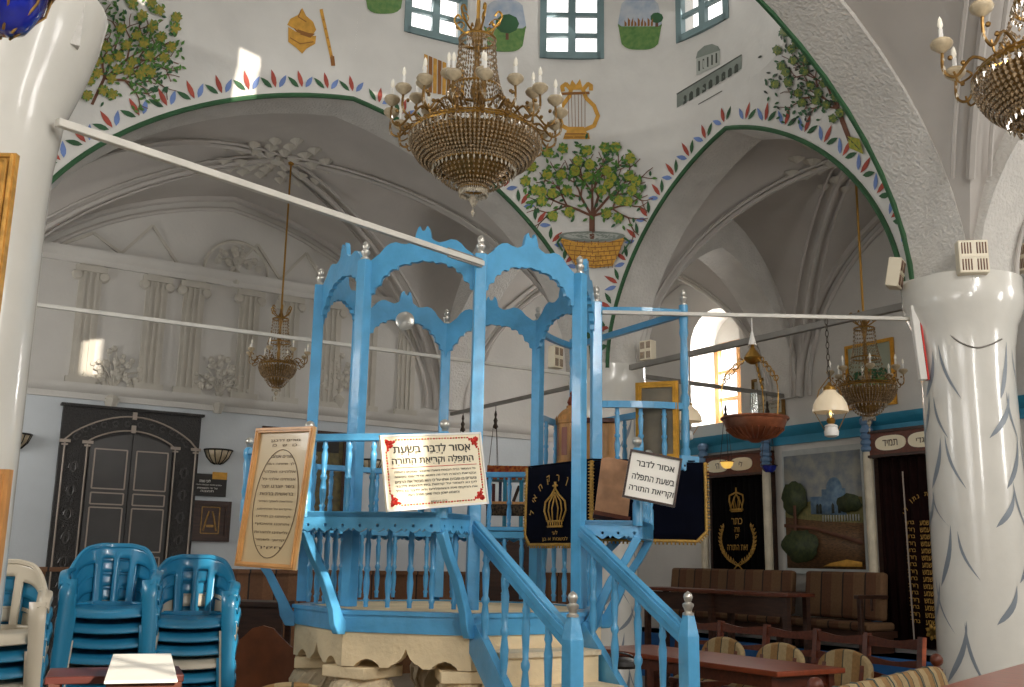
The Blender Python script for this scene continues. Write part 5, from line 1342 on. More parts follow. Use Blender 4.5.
T = thing('oak_frame', 'plain oak frame low on the near-left pillar', 'frame', fp(-40, 598, 3.7))
zt, zb = fp(13, 470, 3.6).z, fp(0, 600, 3.6).z; o = V((fp(6, 535, 3.6).x, fp(6, 535, 3.6).y, zb))-hr*.5
mb = MB(); frame_bars(mb, o, hr, V((0, 0, 1)), .5, zt-zb, -hf, .05, .03); mb.build('frame', M_OAK, T, sharp=30)
mb = MB(); mb.prism([(.03, .03), (.47, .03), (.47, zt-zb-.03), (.03, zt-zb-.03)], o, hr, (0, 0, 1), -hf*.012); mb.build('sheet', M_PAPER, T)

# ------------------------------------------------------------------ right wall: the arks, the mosaic, framed boards
xw = XR
def xy(y, z, d=0.): return V((xw-d, y, z))
def column(parent, y, z0, z1):
    mb = MB(); h = z1-z0; c = (xw-.16, y, z0)
    mb.lathe([(.075, 0), (.075, .06), (.06, .09), (.06, .5), (.065, .52)], c, 16); mb.build('column_base', mat('slate_blue_paint', '#5f7fa0', .45, var=.1), parent)
    mb = MB(); mb.lathe([(.052, .52), (.055, h-.5), (.05, h-.36)], c, 16); mb.build('column_shaft', mat('cream_marbled_shaft', '#c9bfa8', .4, var=.12, scale=7), parent)
    mb = MB(); pr = [(.05, h-.36)]
    for k in range(4): pr += [(.072, h-.34+k*.07), (.074, h-.31+k*.07), (.055, h-.285+k*.07)]
    pr += [(.05, h-.05), (.07, h-.03), (.075, h+.02), (.05, h+.05)]; mb.lathe(pr, c, 16); mb.build('column_capital', MATS['slate_blue_paint'], parent)
def pleats(y0, y1, z0, z1, m_, parent, d=.1, nfold=9, slit=False):
    n = 72; mb = MB(); rows = []
    for z in (z1, lerp(z0, z1, .5), z0): rows.append([xy(lerp(y0, y1, i/n), z, d+.018*math.sin(2*PI*nfold*i/n)) for i in range(n+1)])
    mb.grid(rows); return mb.build('curtain', m_, parent, sharp=None, solid=.01)
def oval(parent, y, z, w, h, txt, d):
    mb = MB(); mb.prism([(-w/2*abs(math.cos(q))**.7*math.copysign(1, math.cos(q)), h/2*abs(math.sin(q))**.85*math.copysign(1, math.sin(q))) for q in [2*PI*j/24 for j in range(24)]], xy(y, z, d), (0, -1, 0), (0, 0, 1), (-.01, 0, 0)); o = mb.build('plaque', M_CREAMP, parent)
    mb = MB(); put_text(mb, txt, xy(y, z, d+.012), (0, -1, 0), (0, 0, 1), .1, height=h*.42, bold=.03); mb.build('lettering', M_INKB, o, sharp=None)
def ark(label, y0, y1, z0, zt, words_, vel):
    T = thing('ark', label, 'ark', (xw-.1, (y0+y1)/2, z0))
    mb = MB(); mb.box((xw-.03, (y0+y1)/2, (z0+zt)/2), (.06, y1-y0, zt-z0)); mb.build('niche_back', M_BROWN, T)
    mb = MB(); mb.box((xw-.09, (y0+y1)/2, zt+.02), (.18, y1-y0, .30)); 
    hd = mb.build('header', M_REDWD, T, bevel=.01); L = y1-y0
    mb = MB(); 
    for z in (zt-.12, zt+.16): mb.box((xw-.1, (y0+y1)/2, z), (.2, L, .03))
    mb.build('header_moulding', M_BROWN, T)
    for k, wd in enumerate(words_): oval(hd, (y0+y1)/2-.22*(1 if k == 0 else -1)+.06, zt+.02, .41, .17, wd, .18)
    c = pleats(y0+.09, y1-.09, z0, zt-.13, vel, T)
    for y in (y0, y1): column(T, y, max(.58, z0-.4), zt+.3)
    return T, c
T, cu = ark('curtained ark with gold crown and wreath embroidery, lamp before it', 9.45, 10.62, 1.12, 2.78, ('לי', 'ה׳'), M_VELVB)
mb = MB(); yc, d = 10.03, .135
def em_(pts, r=.008): mb.tube([xy(yc-a, b, d) for a, b in pts], r, 5)
for s in (-1, 1):
    em_([(s*.09, 2.20), (s*.13, 2.33), (s*.12, 2.40), (0, 2.44)], .012); em_([(s*.04, 2.2), (s*.06, 2.32), (0, 2.42)], .009)
    pts = [(s*(.30*math.sin(q)), 1.78-.30*math.cos(q)+.02) for q in [.1+j*.17 for j in range(13)]]; em_(pts, .007)
    for i, (a, b) in enumerate(pts[1:]):
        for e in (-1, 1): mb.prism([tuple(v) for v in leaf2d(V((a, b)), V((s*(.5+.5*e), .9)), .075, .016)], xy(yc, 0, d), (0, -1, 0), (0, 0, 1), (-.004, 0, 0))
    em_([(0, 1.5), (s*.05, 1.46), (s*.12, 1.40)], .008); em_([(0, 1.5), (s*.05, 1.54), (s*.07, 1.5), (0, 1.48)], .006)
for z in (2.19, 2.215): em_([(-.1, z), (.1, z)], .012)
em_([(0, 2.43), (0, 2.5)], .012); em_([(-.12, 2.2), (-.04, 2.38), (.0, 2.2), (.05, 2.38), (.12, 2.2)], .008)
mb.build('crown_and_wreath', M_GOLDP, cu, sharp=None)
mb = MB()
for t, z, w_, h_ in (('כתר', 2.06, .2, .08), ('תורה', 1.95, .1, .06), ('ק', 1.86, .06, .06), ('זאת התורה', 1.72, .38, .07), ('תשכח', 1.34, .34, .03)): put_text(mb, t, xy(yc, z, d), (0, -1, 0), (0, 0, 1), .1, width=w_, height=h_, bold=.02)
mb.build('lettering', M_GOLDP, cu, sharp=None)
T, cu = ark('maroon-curtained ark with gold lettering beside the right pillar', 6.62, 7.86, .66, 2.86, ('לנגדי', 'תמיד'), M_VELVR)
mb = MB(); yc = 7.12
for i, ch in enumerate('תורת אמת נתן לו'): 
    a = R(30+i*9); put_text(mb, ch, xy(yc-.34*math.cos(a), 1.95+.34*math.sin(a), .135), (0, -math.sin(a), -math.cos(a)), (0, -math.cos(a), math.sin(a)), .07, bold=.02) if ch != ' ' else None
for i in range(15):
    for j, wd in enumerate(('ברוך', 'שמע', 'קדש', 'אור')): put_text(mb, wd[::-1] if i % 2 else wd, xy(yc+.25-.19*j, 1.98-.075*i, .135), (0, -1, 0), (0, 0, 1), .06, width=.12, height=.05, bold=.015)
mb.build('lettering', M_GOLDP, cu, sharp=None)
mb = MB()
for j in range(7): a = 2*PI*j/7; mb.prism([tuple(v) for v in leaf2d(V((0, 0)), V((math.cos(a), math.sin(a))), .09, .03)], xy(yc+.05, .83, .132), (0, -1, 0), (0, 0, 1), (-.004, 0, 0))
mb.build('flower_embroidery', M_GOLDP, cu, sharp=None)
mb = MB(); mb.tube([xy(7.42, 2.55, .135), xy(7.41, 1.6, .137), xy(7.40, .7, .135)], .009, 5); mb.build('pale_edge', M_LINE, cu)
# the long table side of the third ark, seen right of the pillar
# mosaic landscape
ya, yb, z0, z1 = 8.04, 9.30, 1.40, 2.93
T = thing('landscape_mosaic', 'large mosaic landscape with blue dome and dark tree between the arks', 'mosaic', (xw, (ya+yb)/2, z0))
mb = MB(); mb.box((xw-.015, (ya+yb)/2, (z0+z1)/2), (.03, yb-ya, z1-z0)); mb.build('border', mat('grey_white_border', '#aeb2b0', .6, var=.1), T)
Wd, Hd = yb-ya-.06, z1-z0-.14; o = xy(yb-.03, z0+.07, .031); lay = [0]
def patch(pts, nm, m_):
    lay[0] += 1; q = MB(); q.prism([(x*Wd, y*Hd) for x, y in pts], o+V((-.0012*lay[0], 0, 0)), (0, -1, 0), (0, 0, 1), (-.001, 0, 0)); return q.build(nm, m_, T, sharp=None)
def blob(cx, cy, rx, ry, seed, n=22):
    r = random.Random(seed); return [(cx+rx*(1+r.uniform(-.14, .14))*math.cos(2*PI*i/n), cy+ry*(1+r.uniform(-.14, .14))*math.sin(2*PI*i/n)) for i in range(n)]
patch([(0, 0), (1, 0), (1, 1), (0, 1)], 'sky', mat('mosaic_sky', '#7f8890', .6, col2='#a9a79c', scale=7))
patch([(0, .5), (.2, .56), (.45, .6), (.7, .62), (1, .6), (1, 0), (0, 0)], 'hill', mat('mosaic_hill', '#6a6a42', .6, col2='#8a8250', scale=26))
patch([(0, .45), (.3, .42), (.6, .40), (1, .38), (1, 0), (0, 0)], 'field', mat('mosaic_field', '#7a5636', .6, col2='#4e3c26', scale=22, stretch=(1, 1, 4)))
patch([(.35, .47), (.35, .62), (.5, .62), (.5, .68), (.56, .68)]+[(.66+.1*math.cos(q), .68+.10*math.sin(q)) for q in [PI-PI*j/10 for j in range(11)]]+[(.8, .68), (.8, .45)], 'domed_building', mat('mosaic_blue_stone', '#7d98ad', .6, col2='#5c7c9c', scale=20))
for x in (.42, .46, .62, .7): patch([(x, .47), (x+.035, .47), (x+.035, .54), (x+.017, .56), (x, .54)], 'arch_opening', M_PDARK)
for i in range(14): patch([(.5+i*.035, .40), (.515+i*.035, .40), (.515+i*.035, .455), (.5+i*.035, .455)], 'fence_stake', M_PGREYL)
gm = mat('mosaic_foliage', '#2c3822', .6, col2='#46502c', scale=24)
patch(blob(.15, .62, .17, .15, 3), 'tree_crown', gm); patch([(.13, .2), (.17, .2), (.17, .55), (.13, .55)], 'tree_trunk', M_PBARK); patch(blob(.2, .2, .24, .14, 5), 'bush', gm); patch(blob(.85, .55, .16, .08, 8), 'far_trees', gm)
patch([(.5, .02), (.98, .02), (.98, .06), (.8, .08), (.6, .05)], 'yellow_flowers', M_PGOLD); patch([(.0, .36), (.4, .33), (1, .2), (1, .235), (.4, .36), (0, .39)], 'path', M_PBARK)
def wall_frame(name, label, px0, py0, px1, py1, fm, pm, t=.04, txt=None, art=False):
    a, b = onX(px0, py0, xw), onX(px1, py1, xw); y1_, y0_, z1_, z0_ = a.y, b.y, max(a.z, b.z), min(a.z, b.z); zz0, zz1 = z0_, z1_
    T = thing(name, label, 'picture', (xw, (y0_+y1_)/2, zz0)); o = xy(y1_, zz0, .005); w_, h_ = y1_-y0_, zz1-zz0
    mb = MB(); frame_bars(mb, o, V((0, -1, 0)), V((0, 0, 1)), w_, h_, V((-1, 0, 0)), t, .03); mb.build('frame', fm, T, sharp=30)
    mb = MB(); mb.prism([(t*.6, t*.6), (w_-t*.6, t*.6), (w_-t*.6, h_-t*.6), (t*.6, h_-t*.6)], o, (0, -1, 0), (0, 0, 1), (-.014, 0, 0)); mb.build('sheet', pm, T)
    if txt:
        mb = MB()
        for i, l in enumerate(txt): put_text(mb, l, o+V((-.017, -w_/2, h_*(.84-.105*i))), (0, -1, 0), (0, 0, 1), .05, width=w_*.72, height=h_*.05, bold=.01)
        mb.build('lettering', M_INKB, T, sharp=None)
    if art:
        mb = MB(); mb.prism([(.1, .1), (w_-.1, .1), (w_-.1, h_*.45), (w_*.5, h_*.6), (.1, h_*.4)], o+V((-.0145, 0, 0)), (0, -1, 0), (0, 0, 1), (-.002, 0, 0)); mb.build('hill', M_PGRASS, T)
        for i in range(4): mb = MB(); mb.sphere(o+V((-.016, -w_*(.25+.17*i), h_*.5)), .06, 8, 5); q = mb.build('tree', M_PGREEND, T)
wall_frame('framed_prayer_board', 'gold-framed page of Hebrew text above the copper bowl lamp', 753, 380, 786, 415, M_BRASSD, mat('aged_page', '#a9a596', .5), txt=['מזמור לדוד', 'שיר המעלות אשא', 'עיני אל ההרים', 'מאין יבוא עזרי', 'עזרי מעם', 'עושה שמים', 'וארץ אל יתן'])
wall_frame('framed_landscape', 'gold-framed green landscape behind the small crystal chandelier', 846, 347, 898, 404, M_GOLD, mat('faded_sky_print', '#9aa08c', .5), art=True)
# ------------------------------------------------------------------ plastic armchairs in stacks
def make_plastic_chair(m_):
    T = thing('plastic_armchair', 'x', 'chair'); K = dict(parent=T, local=True)
    sm = lambda x: max(0, min(1, x))**2*(3-2*max(0, min(1, x)))
    rows = []
    for i in range(11):
        t = i/10; y = lerp(-.25, .20, t); w = lerp(.225, .20, t); r = []
        for j in range(11):
            u = -1+2*j/10; z = .435+.014*u*u+(-.05*(1-t/.15)**2 if t < .15 else 0)+.015*(t-.5)**2; r.append(V((w*u, y-.02*(1-u*u)*(1 if t < .01 else .6*(1-t)), z)))
        rows.append(r)
    mb = MB(); mb.grid(rows); mb.box((0, .195, .45), (.36, .02, .04)); mb.build('seat', m_, solid=.012, **K)
    na, nz = 46, 14; rows = []
    for j in range(nz+1):
        s = j/nz; r = []
        for i in range(na+1):
            a = -1+2*i/na; A = abs(a); h = .83-.15*sm((A-.42)/.58)-.02*sm((A-.2)/.3); b = .445+.155*sm((A-.72)/.28); z = lerp(b, h, s)
            ph = a*PI/2; x = .235*math.sin(ph)**1 if a >= 0 else -.235*abs(math.sin(ph)); x *= 1+.10*s; y = .21-.2*(1-math.cos(ph))+.09*(z-.44)/.38*math.cos(ph)
            r.append(V((x, y, z)))
        rows.append(r)
    def keep(j, i):
        a = abs(-1+2*(i+.5)/na); s = (j+.5)/nz
        if .1 < s < .76 and .055 < a < .20: return False
        if .1 < s < .72 and .36 < a < .70: return False
        return True
    mb = MB(); mb.grid(rows, mask=keep); mb.tube([V((p.x, p.y, p.z)) for p in rows[nz]], .011, 6); mb.build('backrest', m_, solid=.012, **K)
    for s in (-1, 1):
        mb = MB(); P = [(s*.255, .05, .675), (s*.27, -.05, .672), (s*.275, -.15, .66), (s*.268, -.235, .635), (s*.262, -.27, .59)]
        sp = spline(P, 4); mb.grid([[p+V((-s*.032, 0, -.004)) for p in sp], [p+V((-s*.01, 0, .006)) for p in sp], [p+V((s*.022, 0, -.004)) for p in sp], [p+V((s*.026, 0, -.03)) for p in sp]]); mb.build('armrest', m_, solid=.009, **K)
        for fy, top, bot in ((1, V((s*.262, -.262, .62)), V((s*.275, -.30, 0))), (0, V((s*.20, .20, .46)), V((s*.25, .32, 0)))):
            mb = MB(); n = 6; L = []
            for k in range(n+1):
                t = k/n; c = top.lerp(bot, t); w = lerp(.075, .045, t); d = .05; f = -1 if fy else 1
                L.append([c+V((-s*w, 0, 0)), c+V((0, f*.006, 0)), c+V((s*.012, 0, 0)), c+V((s*.012, -f*d, 0))])
            mb.grid(L)
            if fy: mb.add([V((s*.262, -.262, .62)), V((s*.262, -.22, .43)), V((s*.2, -.235, .43)), V((s*.22, -.25, .46))], [[0, 1, 2, 3]])
            mb.build('leg', m_, solid=.009, **K)
    return T
proto = {'B': make_plastic_chair(M_CH_B), 'W': make_plastic_chair(M_CH_W)}; used = {'B': 0, 'W': 0}
ORD = ['topmost', 'second from top', 'third from top', 'fourth from top', 'fifth from top', 'sixth from top', 'seventh from top', 'eighth from top', 'ninth from top', 'tenth from top']
def put_chair(k, loc, rz, label, group=None):
    o = proto[k] if not used[k] else copy_tree(proto[k]); used[k] = 1
    o.location = loc; o.rotation_euler = (0, 0, rz); o['label'] = label
    if group: o['group'] = group
    elif 'group' in o: del o['group']
    return o
STK = [((-4, 6.0), 'WBBWBWBB', .087, 'the stack cut by the left picture edge', -.42), ((112, 6.75), 'BBBBWBBBB', .090, 'the middle stack below the dark doors', -.40), ((193, 6.95), 'BBBWBBBBB', .082, 'the right stack below the black plaque', -.30)]
for (px, D), seq, dz, where, rz in STK:
    p = onZ(px, 600, 0) if False else atD(px, 600, D); n = len(seq)
    for i, k in enumerate(seq):
        lev = n-1-i
        put_chair(k, (p.x+.004*((i*7) % 5-2), p.y+.003*((i*5) % 3-1), dz*lev), -math.atan2(p.x, p.y)+rz*.12, '%s plastic armchair, %s in %s' % ('blue' if k == 'B' else 'ivory', ORD[i], where), 'plastic armchairs stacked at left')
p = V((2.55, 9.15, 0)); put_chair('B', p, -2.2, 'single blue plastic armchair behind the brown bench, left of platform')

# ------------------------------------------------------------------ upholstered chairs round the red table
def make_chair():
    T = thing('upholstered_chair', 'x', 'chair'); K = dict(parent=T, local=True)
    mb = MB(); mb.box((0, 0, .45), (.44, .42, .05)); mb.build('seat_frame', M_REDWD, bevel=.006, **K)
    mb = MB(); rows = []
    for i in range(9):
        t = -1+i/4; rows.append([V((.2*u*(1-.05*t*t), .19*t*(1-.05*u*u), .475+.045*math.sqrt(max(0, 1-u**4))*math.sqrt(max(0, 1-t**4)))) for u in [-1+j/4 for j in range(9)]])
    mb.grid(rows); mb.build('seat_cushion', M_STRIPX, solid=.006, **K)
    for x, y in ((-.19, -.18), (.19, -.18)): mb = MB(); mb.bar((x, y, 0), (x, y, .43), .04, .04); mb.build('leg', M_REDWD, **K)
    for x in (-.19, .19): mb = MB(); mb.bar((x, .24, 0), (x, .2, .44), .04, .04); mb.bar((x, .2, .44), (x*1.02, .26, .72), .036, .036); mb.build('leg', M_REDWD, **K)
    n = 20; outl = [(-.26, .0)]+[(.275*-math.cos(PI*i/n), .13+.18*math.sin(PI*i/n)**.8) for i in range(n+1)]+[(.26, 0)]
    mb = MB(); o = V((0, .215, .53)); uy = V((0, .17, 1)).normalized(); mb.prism(outl, o, (1, 0, 0), uy, (0, .055, 0)); b = mb.build('backrest', M_STRIPX, bevel=.018, **K)
    return T
pc = make_chair(); first = [True]
def chair(x, y, rz, label, group='striped upholstered chairs'):
    o = pc if first[0] else copy_tree(pc); first[0] = False; o.location = (x, y, 0); o.rotation_euler = (0, 0, rz); o['label'] = label; o['group'] = group
chair(6.72, 5.95, -PI/2, 'striped round-backed chair at the red table, nearest the right pillar')
chair(6.72, 6.66, -PI/2, 'striped round-backed chair at the red table, middle of three')
chair(6.72, 7.37, -PI/2, 'striped round-backed chair at the red table, behind the stair newel')
p = atD(297, 668, 6.1); chair(p.x, p.y, 2.7, 'striped round-backed chair against the stone platform base, left')
T = thing('long_table', 'long polished red-brown table right of the platform stair', 'table', (6.02, 6.55, 0))
mb = MB(); mb.box((6.02, 6.55, .74), (.72, 2.25, .04)); mb.build('tabletop', M_TABLE, T, bevel=.008)
mb = MB(); 
for x in (5.72, 6.32): mb.box((x, 6.55, .675), (.025, 2.0, .09))
for y in (5.55, 7.55): mb.box((6.02, y, .675), (.6, .025, .09))
mb.build('apron', M_REDWD, T)
for x in (5.72, 6.32):
    for y in (5.54, 7.56): mb = MB(); mb.box((x, y, .36), (.06, .06, .72)); mb.build('leg', M_REDWD, T)
c = onZ(622, 668, .765); T = thing('black_case', 'small black case with a loop handle lying on the red table', 'bag', c)
mb = MB(); mb.lathe([(.10, 0), (.12, .02), (.115, .05), (.07, .07), (.0001, .075)], c, 16); mb.build('case', M_IRON, T); mb = MB(); mb.tube([c+V((.1*math.cos(a), .1*math.sin(a)*.6, .07+.03*math.sin(a))) for a in [PI*j/10 for j in range(11)]], .008, 6); mb.build('handle', M_IRON, T)
# ladder-back bench along the side aisle
T = thing('ladder_back_bench', 'long red-brown ladder-back bench before the wall benches', 'bench', (7.62, 7.3, 0)); bx_ = 7.62
ys = [5.72, 6.28, 6.85, 7.48, 8.12, 8.75]
for y in ys:
    mb = MB(); mb.bar((bx_-.36, y, 0), (bx_-.36, y, .44), .05, .05); mb.build('leg', M_REDWD, T)
    mb = MB(); mb.bar((bx_, y, 0), (bx_, y, .45), .05, .055); mb.bar((bx_, y, .45), (bx_+.07, y, .93), .05, .055); mb.build('back_post', M_REDWD, T)
mb = MB(); mb.box((bx_-.19, (ys[0]+ys[-1])/2, .445), (.42, ys[-1]-ys[0]+.1, .035)); mb.build('seat', M_REDWD, T, bevel=.006)
for y0, y1 in zip(ys[:-1], ys[1:]):
    for z, h in ((.86, .075), (.70, .05), (.58, .05)):
        n = 10; L = y1-y0; ot = [(L*i/n, h/2+.014*math.cos(2*PI*i/n)) for i in range(n+1)]+[(L*i/n, -h/2) for i in range(n, -1, -1)]
        mb = MB(); mb.prism(ot, (bx_+.07*(z-.45)/.48-.012, y0, z), (0, 1, 0), (0, 0, 1), (.024, 0, 0)); mb.build('back_rail', M_REDWD, T, sharp=40)
# wall benches on the blue plinth
def wall_bench(label, y0, y1, arms=True, zb=.58):
    T = thing('wall_bench', label, 'bench', (9.5, (y0+y1)/2, zb)); L = y1-y0
    mb = MB(); mb.box((9.62, (y0+y1)/2, zb+.2), (.42, L, .07)); 
    mb.build('seat_frame', M_BROWN, T)
    mb = MB(); mb.box((9.6, (y0+y1)/2, zb+.28), (.46, L-.04, .09)); mb.build('seat_cushion', M_STRIPE, T, bevel=.03)
    mb = MB(); mb.bar((9.66, (y0+y1)/2, zb+.34), (9.72, (y0+y1)/2, zb+.86), L-.04, .11, up=(1, 0, 0)); mb.build('back_cushion', M_STRIPE, T, bevel=.035)
    for y in (y0+.06, y1-.06): mb = MB(); mb.box((9.62, y, zb+.085), (.36, .06, .17)); mb.build('leg', M_BROWN, T)
    if arms:
        for y in (y0+.02, y1-.02):
            mb = MB(); mb.box((9.45, y, zb+.6), (.5, .06, .04)); mb.bar((9.26, y, zb+.0), (9.26, y, zb+.6), .05, .05); mb.bar((9.45, y, zb+.45), (9.45, y, zb+.6), .02, .03); mb.build('armrest', M_BROWN, T, bevel=.005)
wall_bench('long striped cushioned bench under the crowned ark', 8.95, 11.2, False); wall_bench('short striped cushioned armed bench under the landscape mosaic', 7.62, 8.78)
T = thing('long_desk', 'long dark desk standing before the cushioned wall bench', 'desk', (8.62, 9.1, 0))
mb = MB(); mb.box((8.62, 9.1, 1.19), (.42, 2.45, .04)); mb.build('desk_top', M_REDWD, T, bevel=.006)
mb = MB(); mb.box((8.50, 9.1, 1.06), (.025, 2.3, .2)); mb.build('front_panel', M_BROWN, T)
for y in (7.95, 9.1, 10.25):
    for x in (8.47, 8.77): mb = MB(); mb.box((x, y, .585), (.06, .06, 1.17)); mb.build('leg', M_BROWN, T)
# striped settee in the right foreground
pL, pR = V((4.15, 3.78, 0)), V((6.03, 4.45, 0)); dv = (pR-pL).normalized(); nv = V((-dv.y, dv.x, 0)); L = (pR-pL).length
T = thing('striped_settee', 'tan striped settee with padded back at the lower right', 'bench', (pL+pR)/2)
def lp(a, b, z): return pL+dv*a+nv*b+V((0, 0, z))
mb = MB(); n = 14; rows = []
for i in range(25):
    a = L*i/24; e = min(1, (i/1.2), (24-i)/1.2); rows.append([lp(a, -.055+.07*math.cos(q)*1.0, .70+(.19*math.sin(q))*(.9+.1*e)) for q in [2*PI*j/n for j in range(n)]])
mb.grid(rows, closed=True); mb.add(rows[0], [list(range(n))]); mb.add(rows[-1], [list(range(n))[::-1]]); bk_ = mb.build('back_cushion', M_STRIPX, T)
mb = MB()
for i in range(1, 8): a = L*i/8; mb.tube([lp(a, -.055+.073*math.cos(q), .70+.193*math.sin(q)) for q in [2*PI*j/14 for j in range(14)]], .005, 5, closed=True)
mb.build('seam_piping', mat('dark_piping', '#4c5a58', .8), bk_)
mb = MB(); mb.bar(lp(0, -.3, .43), lp(L, -.3, .43), .44, .09); mb.build('seat_cushion', M_STRIPX, T, bevel=.03)
mb = MB(); mb.bar(lp(0, -.28, .35), lp(L, -.28, .35), .46, .06); mb.build('seat_frame', M_REDWD, T)
for a in (-.01, L+.01):
    mb = MB(); mb.bar(lp(a, -.05, 0), lp(a, -.05, .86), .05, .05); mb.sphere(lp(a, -.05, .915), .042, 12, 8); mb.lathe([(.03, 0), (.02, .02), (.03, .03)], lp(a, -.05, .86), 10); mb.build('end_post', M_REDWD, T)
    mb = MB(); mb.bar(lp(a, -.48, 0), lp(a, -.48, .36), .05, .05); mb.build('leg', M_REDWD, T)
# brown desk at the lower right corner
T = thing('brown_desk', 'brown wooden desk top at the lower right picture corner', 'desk', (4.62, 2.55, 0))
mb = MB(); q1, q2 = onZ(941, 686, 1.0), onZ(1023, 663, 1.0); dv2 = (q2-q1).normalized(); nv2 = V((dv2.y, -dv2.x, 0))
tp = [q1-dv2*.5, q2+dv2*.35, q2+dv2*.35+nv2*.55, q1-dv2*.5+nv2*.55]
def slab4(mb, q, z0, z1): mb.add([V((v.x, v.y, z0)) for v in q]+[V((v.x, v.y, z1)) for v in q], [[3, 2, 1, 0], [4, 5, 6, 7], [0, 1, 5, 4], [1, 2, 6, 5], [2, 3, 7, 6], [3, 0, 4, 7]])
slab4(mb, tp, .96, 1.0); mb.build('desk_top', M_TABLE, T, bevel=.006)
for i in range(4):
    v = tp[i].lerp((tp[0]+tp[2])/2, .12); mb = MB(); mb.box((v.x, v.y, .48), (.06, .06, .96)); mb.build('leg', M_REDWD, T)
mb = MB(); slab4(mb, [v.lerp((tp[0]+tp[2])/2, .1) for v in tp], .82, .95); mb.build('apron', M_REDWD, T)
# left foreground: dark table with white book box
zt = .93; a1, a2, a3 = onZ(38, 690, zt), onZ(50, 668, zt), onZ(180, 680, zt)
T = thing('side_table', 'dark red-edged table in the left foreground under the white box', 'table', ((a2+a3)/2).to_tuple()[:2]+(0,))
vx_ = (a1-a2).normalized(); ux_ = V((-vx_.y, vx_.x, 0)); w_ = .62
tp = [a2, a2+ux_*w_, a2+ux_*w_+vx_*.42, a2+vx_*.42]
mb = MB(); slab4(mb, tp, zt-.035, zt); mb.build('tabletop', mat('mahogany_top', '#5a2a22', .35, var=.2), T, bevel=.005)
for i in range(4): v = tp[i].lerp((tp[0]+tp[2])/2, .12); mb = MB(); mb.box((v.x, v.y, (zt-.03)/2), (.05, .05, zt-.03)); mb.build('leg', M_REDWD, T)
b0, b1, b2 = onZ(113, 654, zt+.09), onZ(171, 653, zt+.09), onZ(104, 681, zt+.09); bv = (b2-b0).normalized(); bu = V((-bv.y, bv.x, 0)); bw = (b1-b0).length; bd = (b2-b0).length
T = thing('white_box', 'white box on the left foreground table, lit by the sun', 'box', V(((b0+bu*bw/2+bv*bd/2).x, (b0+bu*bw/2+bv*bd/2).y, zt)))
tb = [b0, b0+bu*bw, b0+bu*bw+bv*bd, b0+bv*bd]; mb = MB(); slab4(mb, tb, zt+.078, zt+.09); mb.build('lid', M_PAPER, T, bevel=.003)
mb = MB(); slab4(mb, [v.lerp((tb[0]+tb[2])/2, .06) for v in tb], zt+.002, zt+.078); mb.build('box_body', M_REDWD, T)
# brown bench with a shaped back, and the desk behind, left of the platform
p = atD(262, 640, 8.1); rz = -YAW; ux_ = hr
T = thing('shaped_back_bench', 'red-brown wooden bench with ogee-topped back left of the platform', 'bench', (p.x, p.y, 0)); b = V((p.x, p.y, 0))
outl = [(-.36, .44), (-.36, .78)]+[(x, z) for x, z in ((-.30, .80), (-.22, .83), (-.14, .90), (-.08, .96), (0, .98), (.08, .96), (.14, .90), (.22, .83), (.30, .80))]+[(.36, .78), (.36, .44)]
mb = MB(); mb.prism(outl, b, ux_, (0, 0, 1), hf*.035); mb.build('backrest', mat('brown_bench_wood', '#7a4526', .45, var=.2), T, sharp=30)
mb = MB(); mb.box(b+V((0, 0, .43))+hf*.22, (.74, .44, .04), rz=rz); mb.build('seat', M_REDWD, T)
for s in (-.33, .33):
    for d in (.02, .4): mb = MB(); c = b+ux_*s+hf*d; mb.box((c.x, c.y, .21), (.05, .05, .42), rz=rz); mb.build('leg', M_REDWD, T)
T = thing('dark_reading_desk', 'dark wooden desk behind the shaped bench, left of the platform', 'desk', (2.2, 9.75, 0))
q = atD(246, 600, 9.6); b = V((q.x, q.y, 0)); mb = MB(); mb.box(b+V((0, 0, 1.08)), (.8, .45, .04), rz=rz); mb.build('desk_top', M_BROWN, T)
mb = MB(); mb.box(b+V((0, 0, .9))-hf*.18, (.74, .03, .32), rz=rz); mb.build('front_panel', M_BROWN, T)
for s in (-.36, .36):
    for d in (-.18, .18): mb = MB(); c = b+hr*s+hf*d; mb.box((c.x, c.y, .53), (.05, .05, 1.06), rz=rz); mb.build('leg', M_BROWN, T)
# book rack by the far wall
o = atD(486, 530, 12.6); o = V((o.x, o.y, 0)); ux_ = hr; w_ = .62
T = thing('book_rack', 'blue-posted book rack with red patterned valance near the far pillar', 'bookcase', o+ux_*w_/2)
def bl(a, b, z): return o+ux_*a+hf*b+V((0, 0, z))
def bz(y): return atD(510, y, 12.6).z
zA, zB, zC, zD = bz(466), bz(480), bz(503), bz(516)
mb = MB(); mb.box(bl(w_/2, .15, (bz(530)+0)/2), (w_, .34, bz(530)), rz=-YAW); mb.build('cupboard', M_BROWN, T)
for a in (.02, .22, .42, .60):
    mb = MB(); mb.bar(bl(a, 0, bz(530)), bl(a, 0, zB), .035, .035); mb.build('post', M_BLUED, T)
for nm, z, m_ in (('shelf', zC, M_OAK), ('shelf', bz(528), M_OAK), ('top_board', zB+.01, M_BLUED)):
    mb = MB(); mb.box(bl(w_/2, .15, z), (w_+.06, .36, .03), rz=-YAW); mb.build(nm, m_, T)
mb = MB(); rows = [[bl(w_*i/30, -.03-.012*math.sin(i*1.7), z) for i in range(31)] for z in (zA, zB)]; mb.grid(rows); mb.build('valance', mat('red_floral_cloth', '#7a2414', .9, col2='#b06a2a', scale=30), T, sharp=None, solid=.008)
mb = MB(); rows = [[bl(w_*i/30, -.03-.012*math.sin(i*1.9), z) for i in range(31)] for z in (zC-.02, zD)]; mb.grid(rows); mb.build('dark_valance', mat('black_patterned_cloth', '#141210', .9, col2='#5a4c3a', scale=45), T, sharp=None, solid=.008)
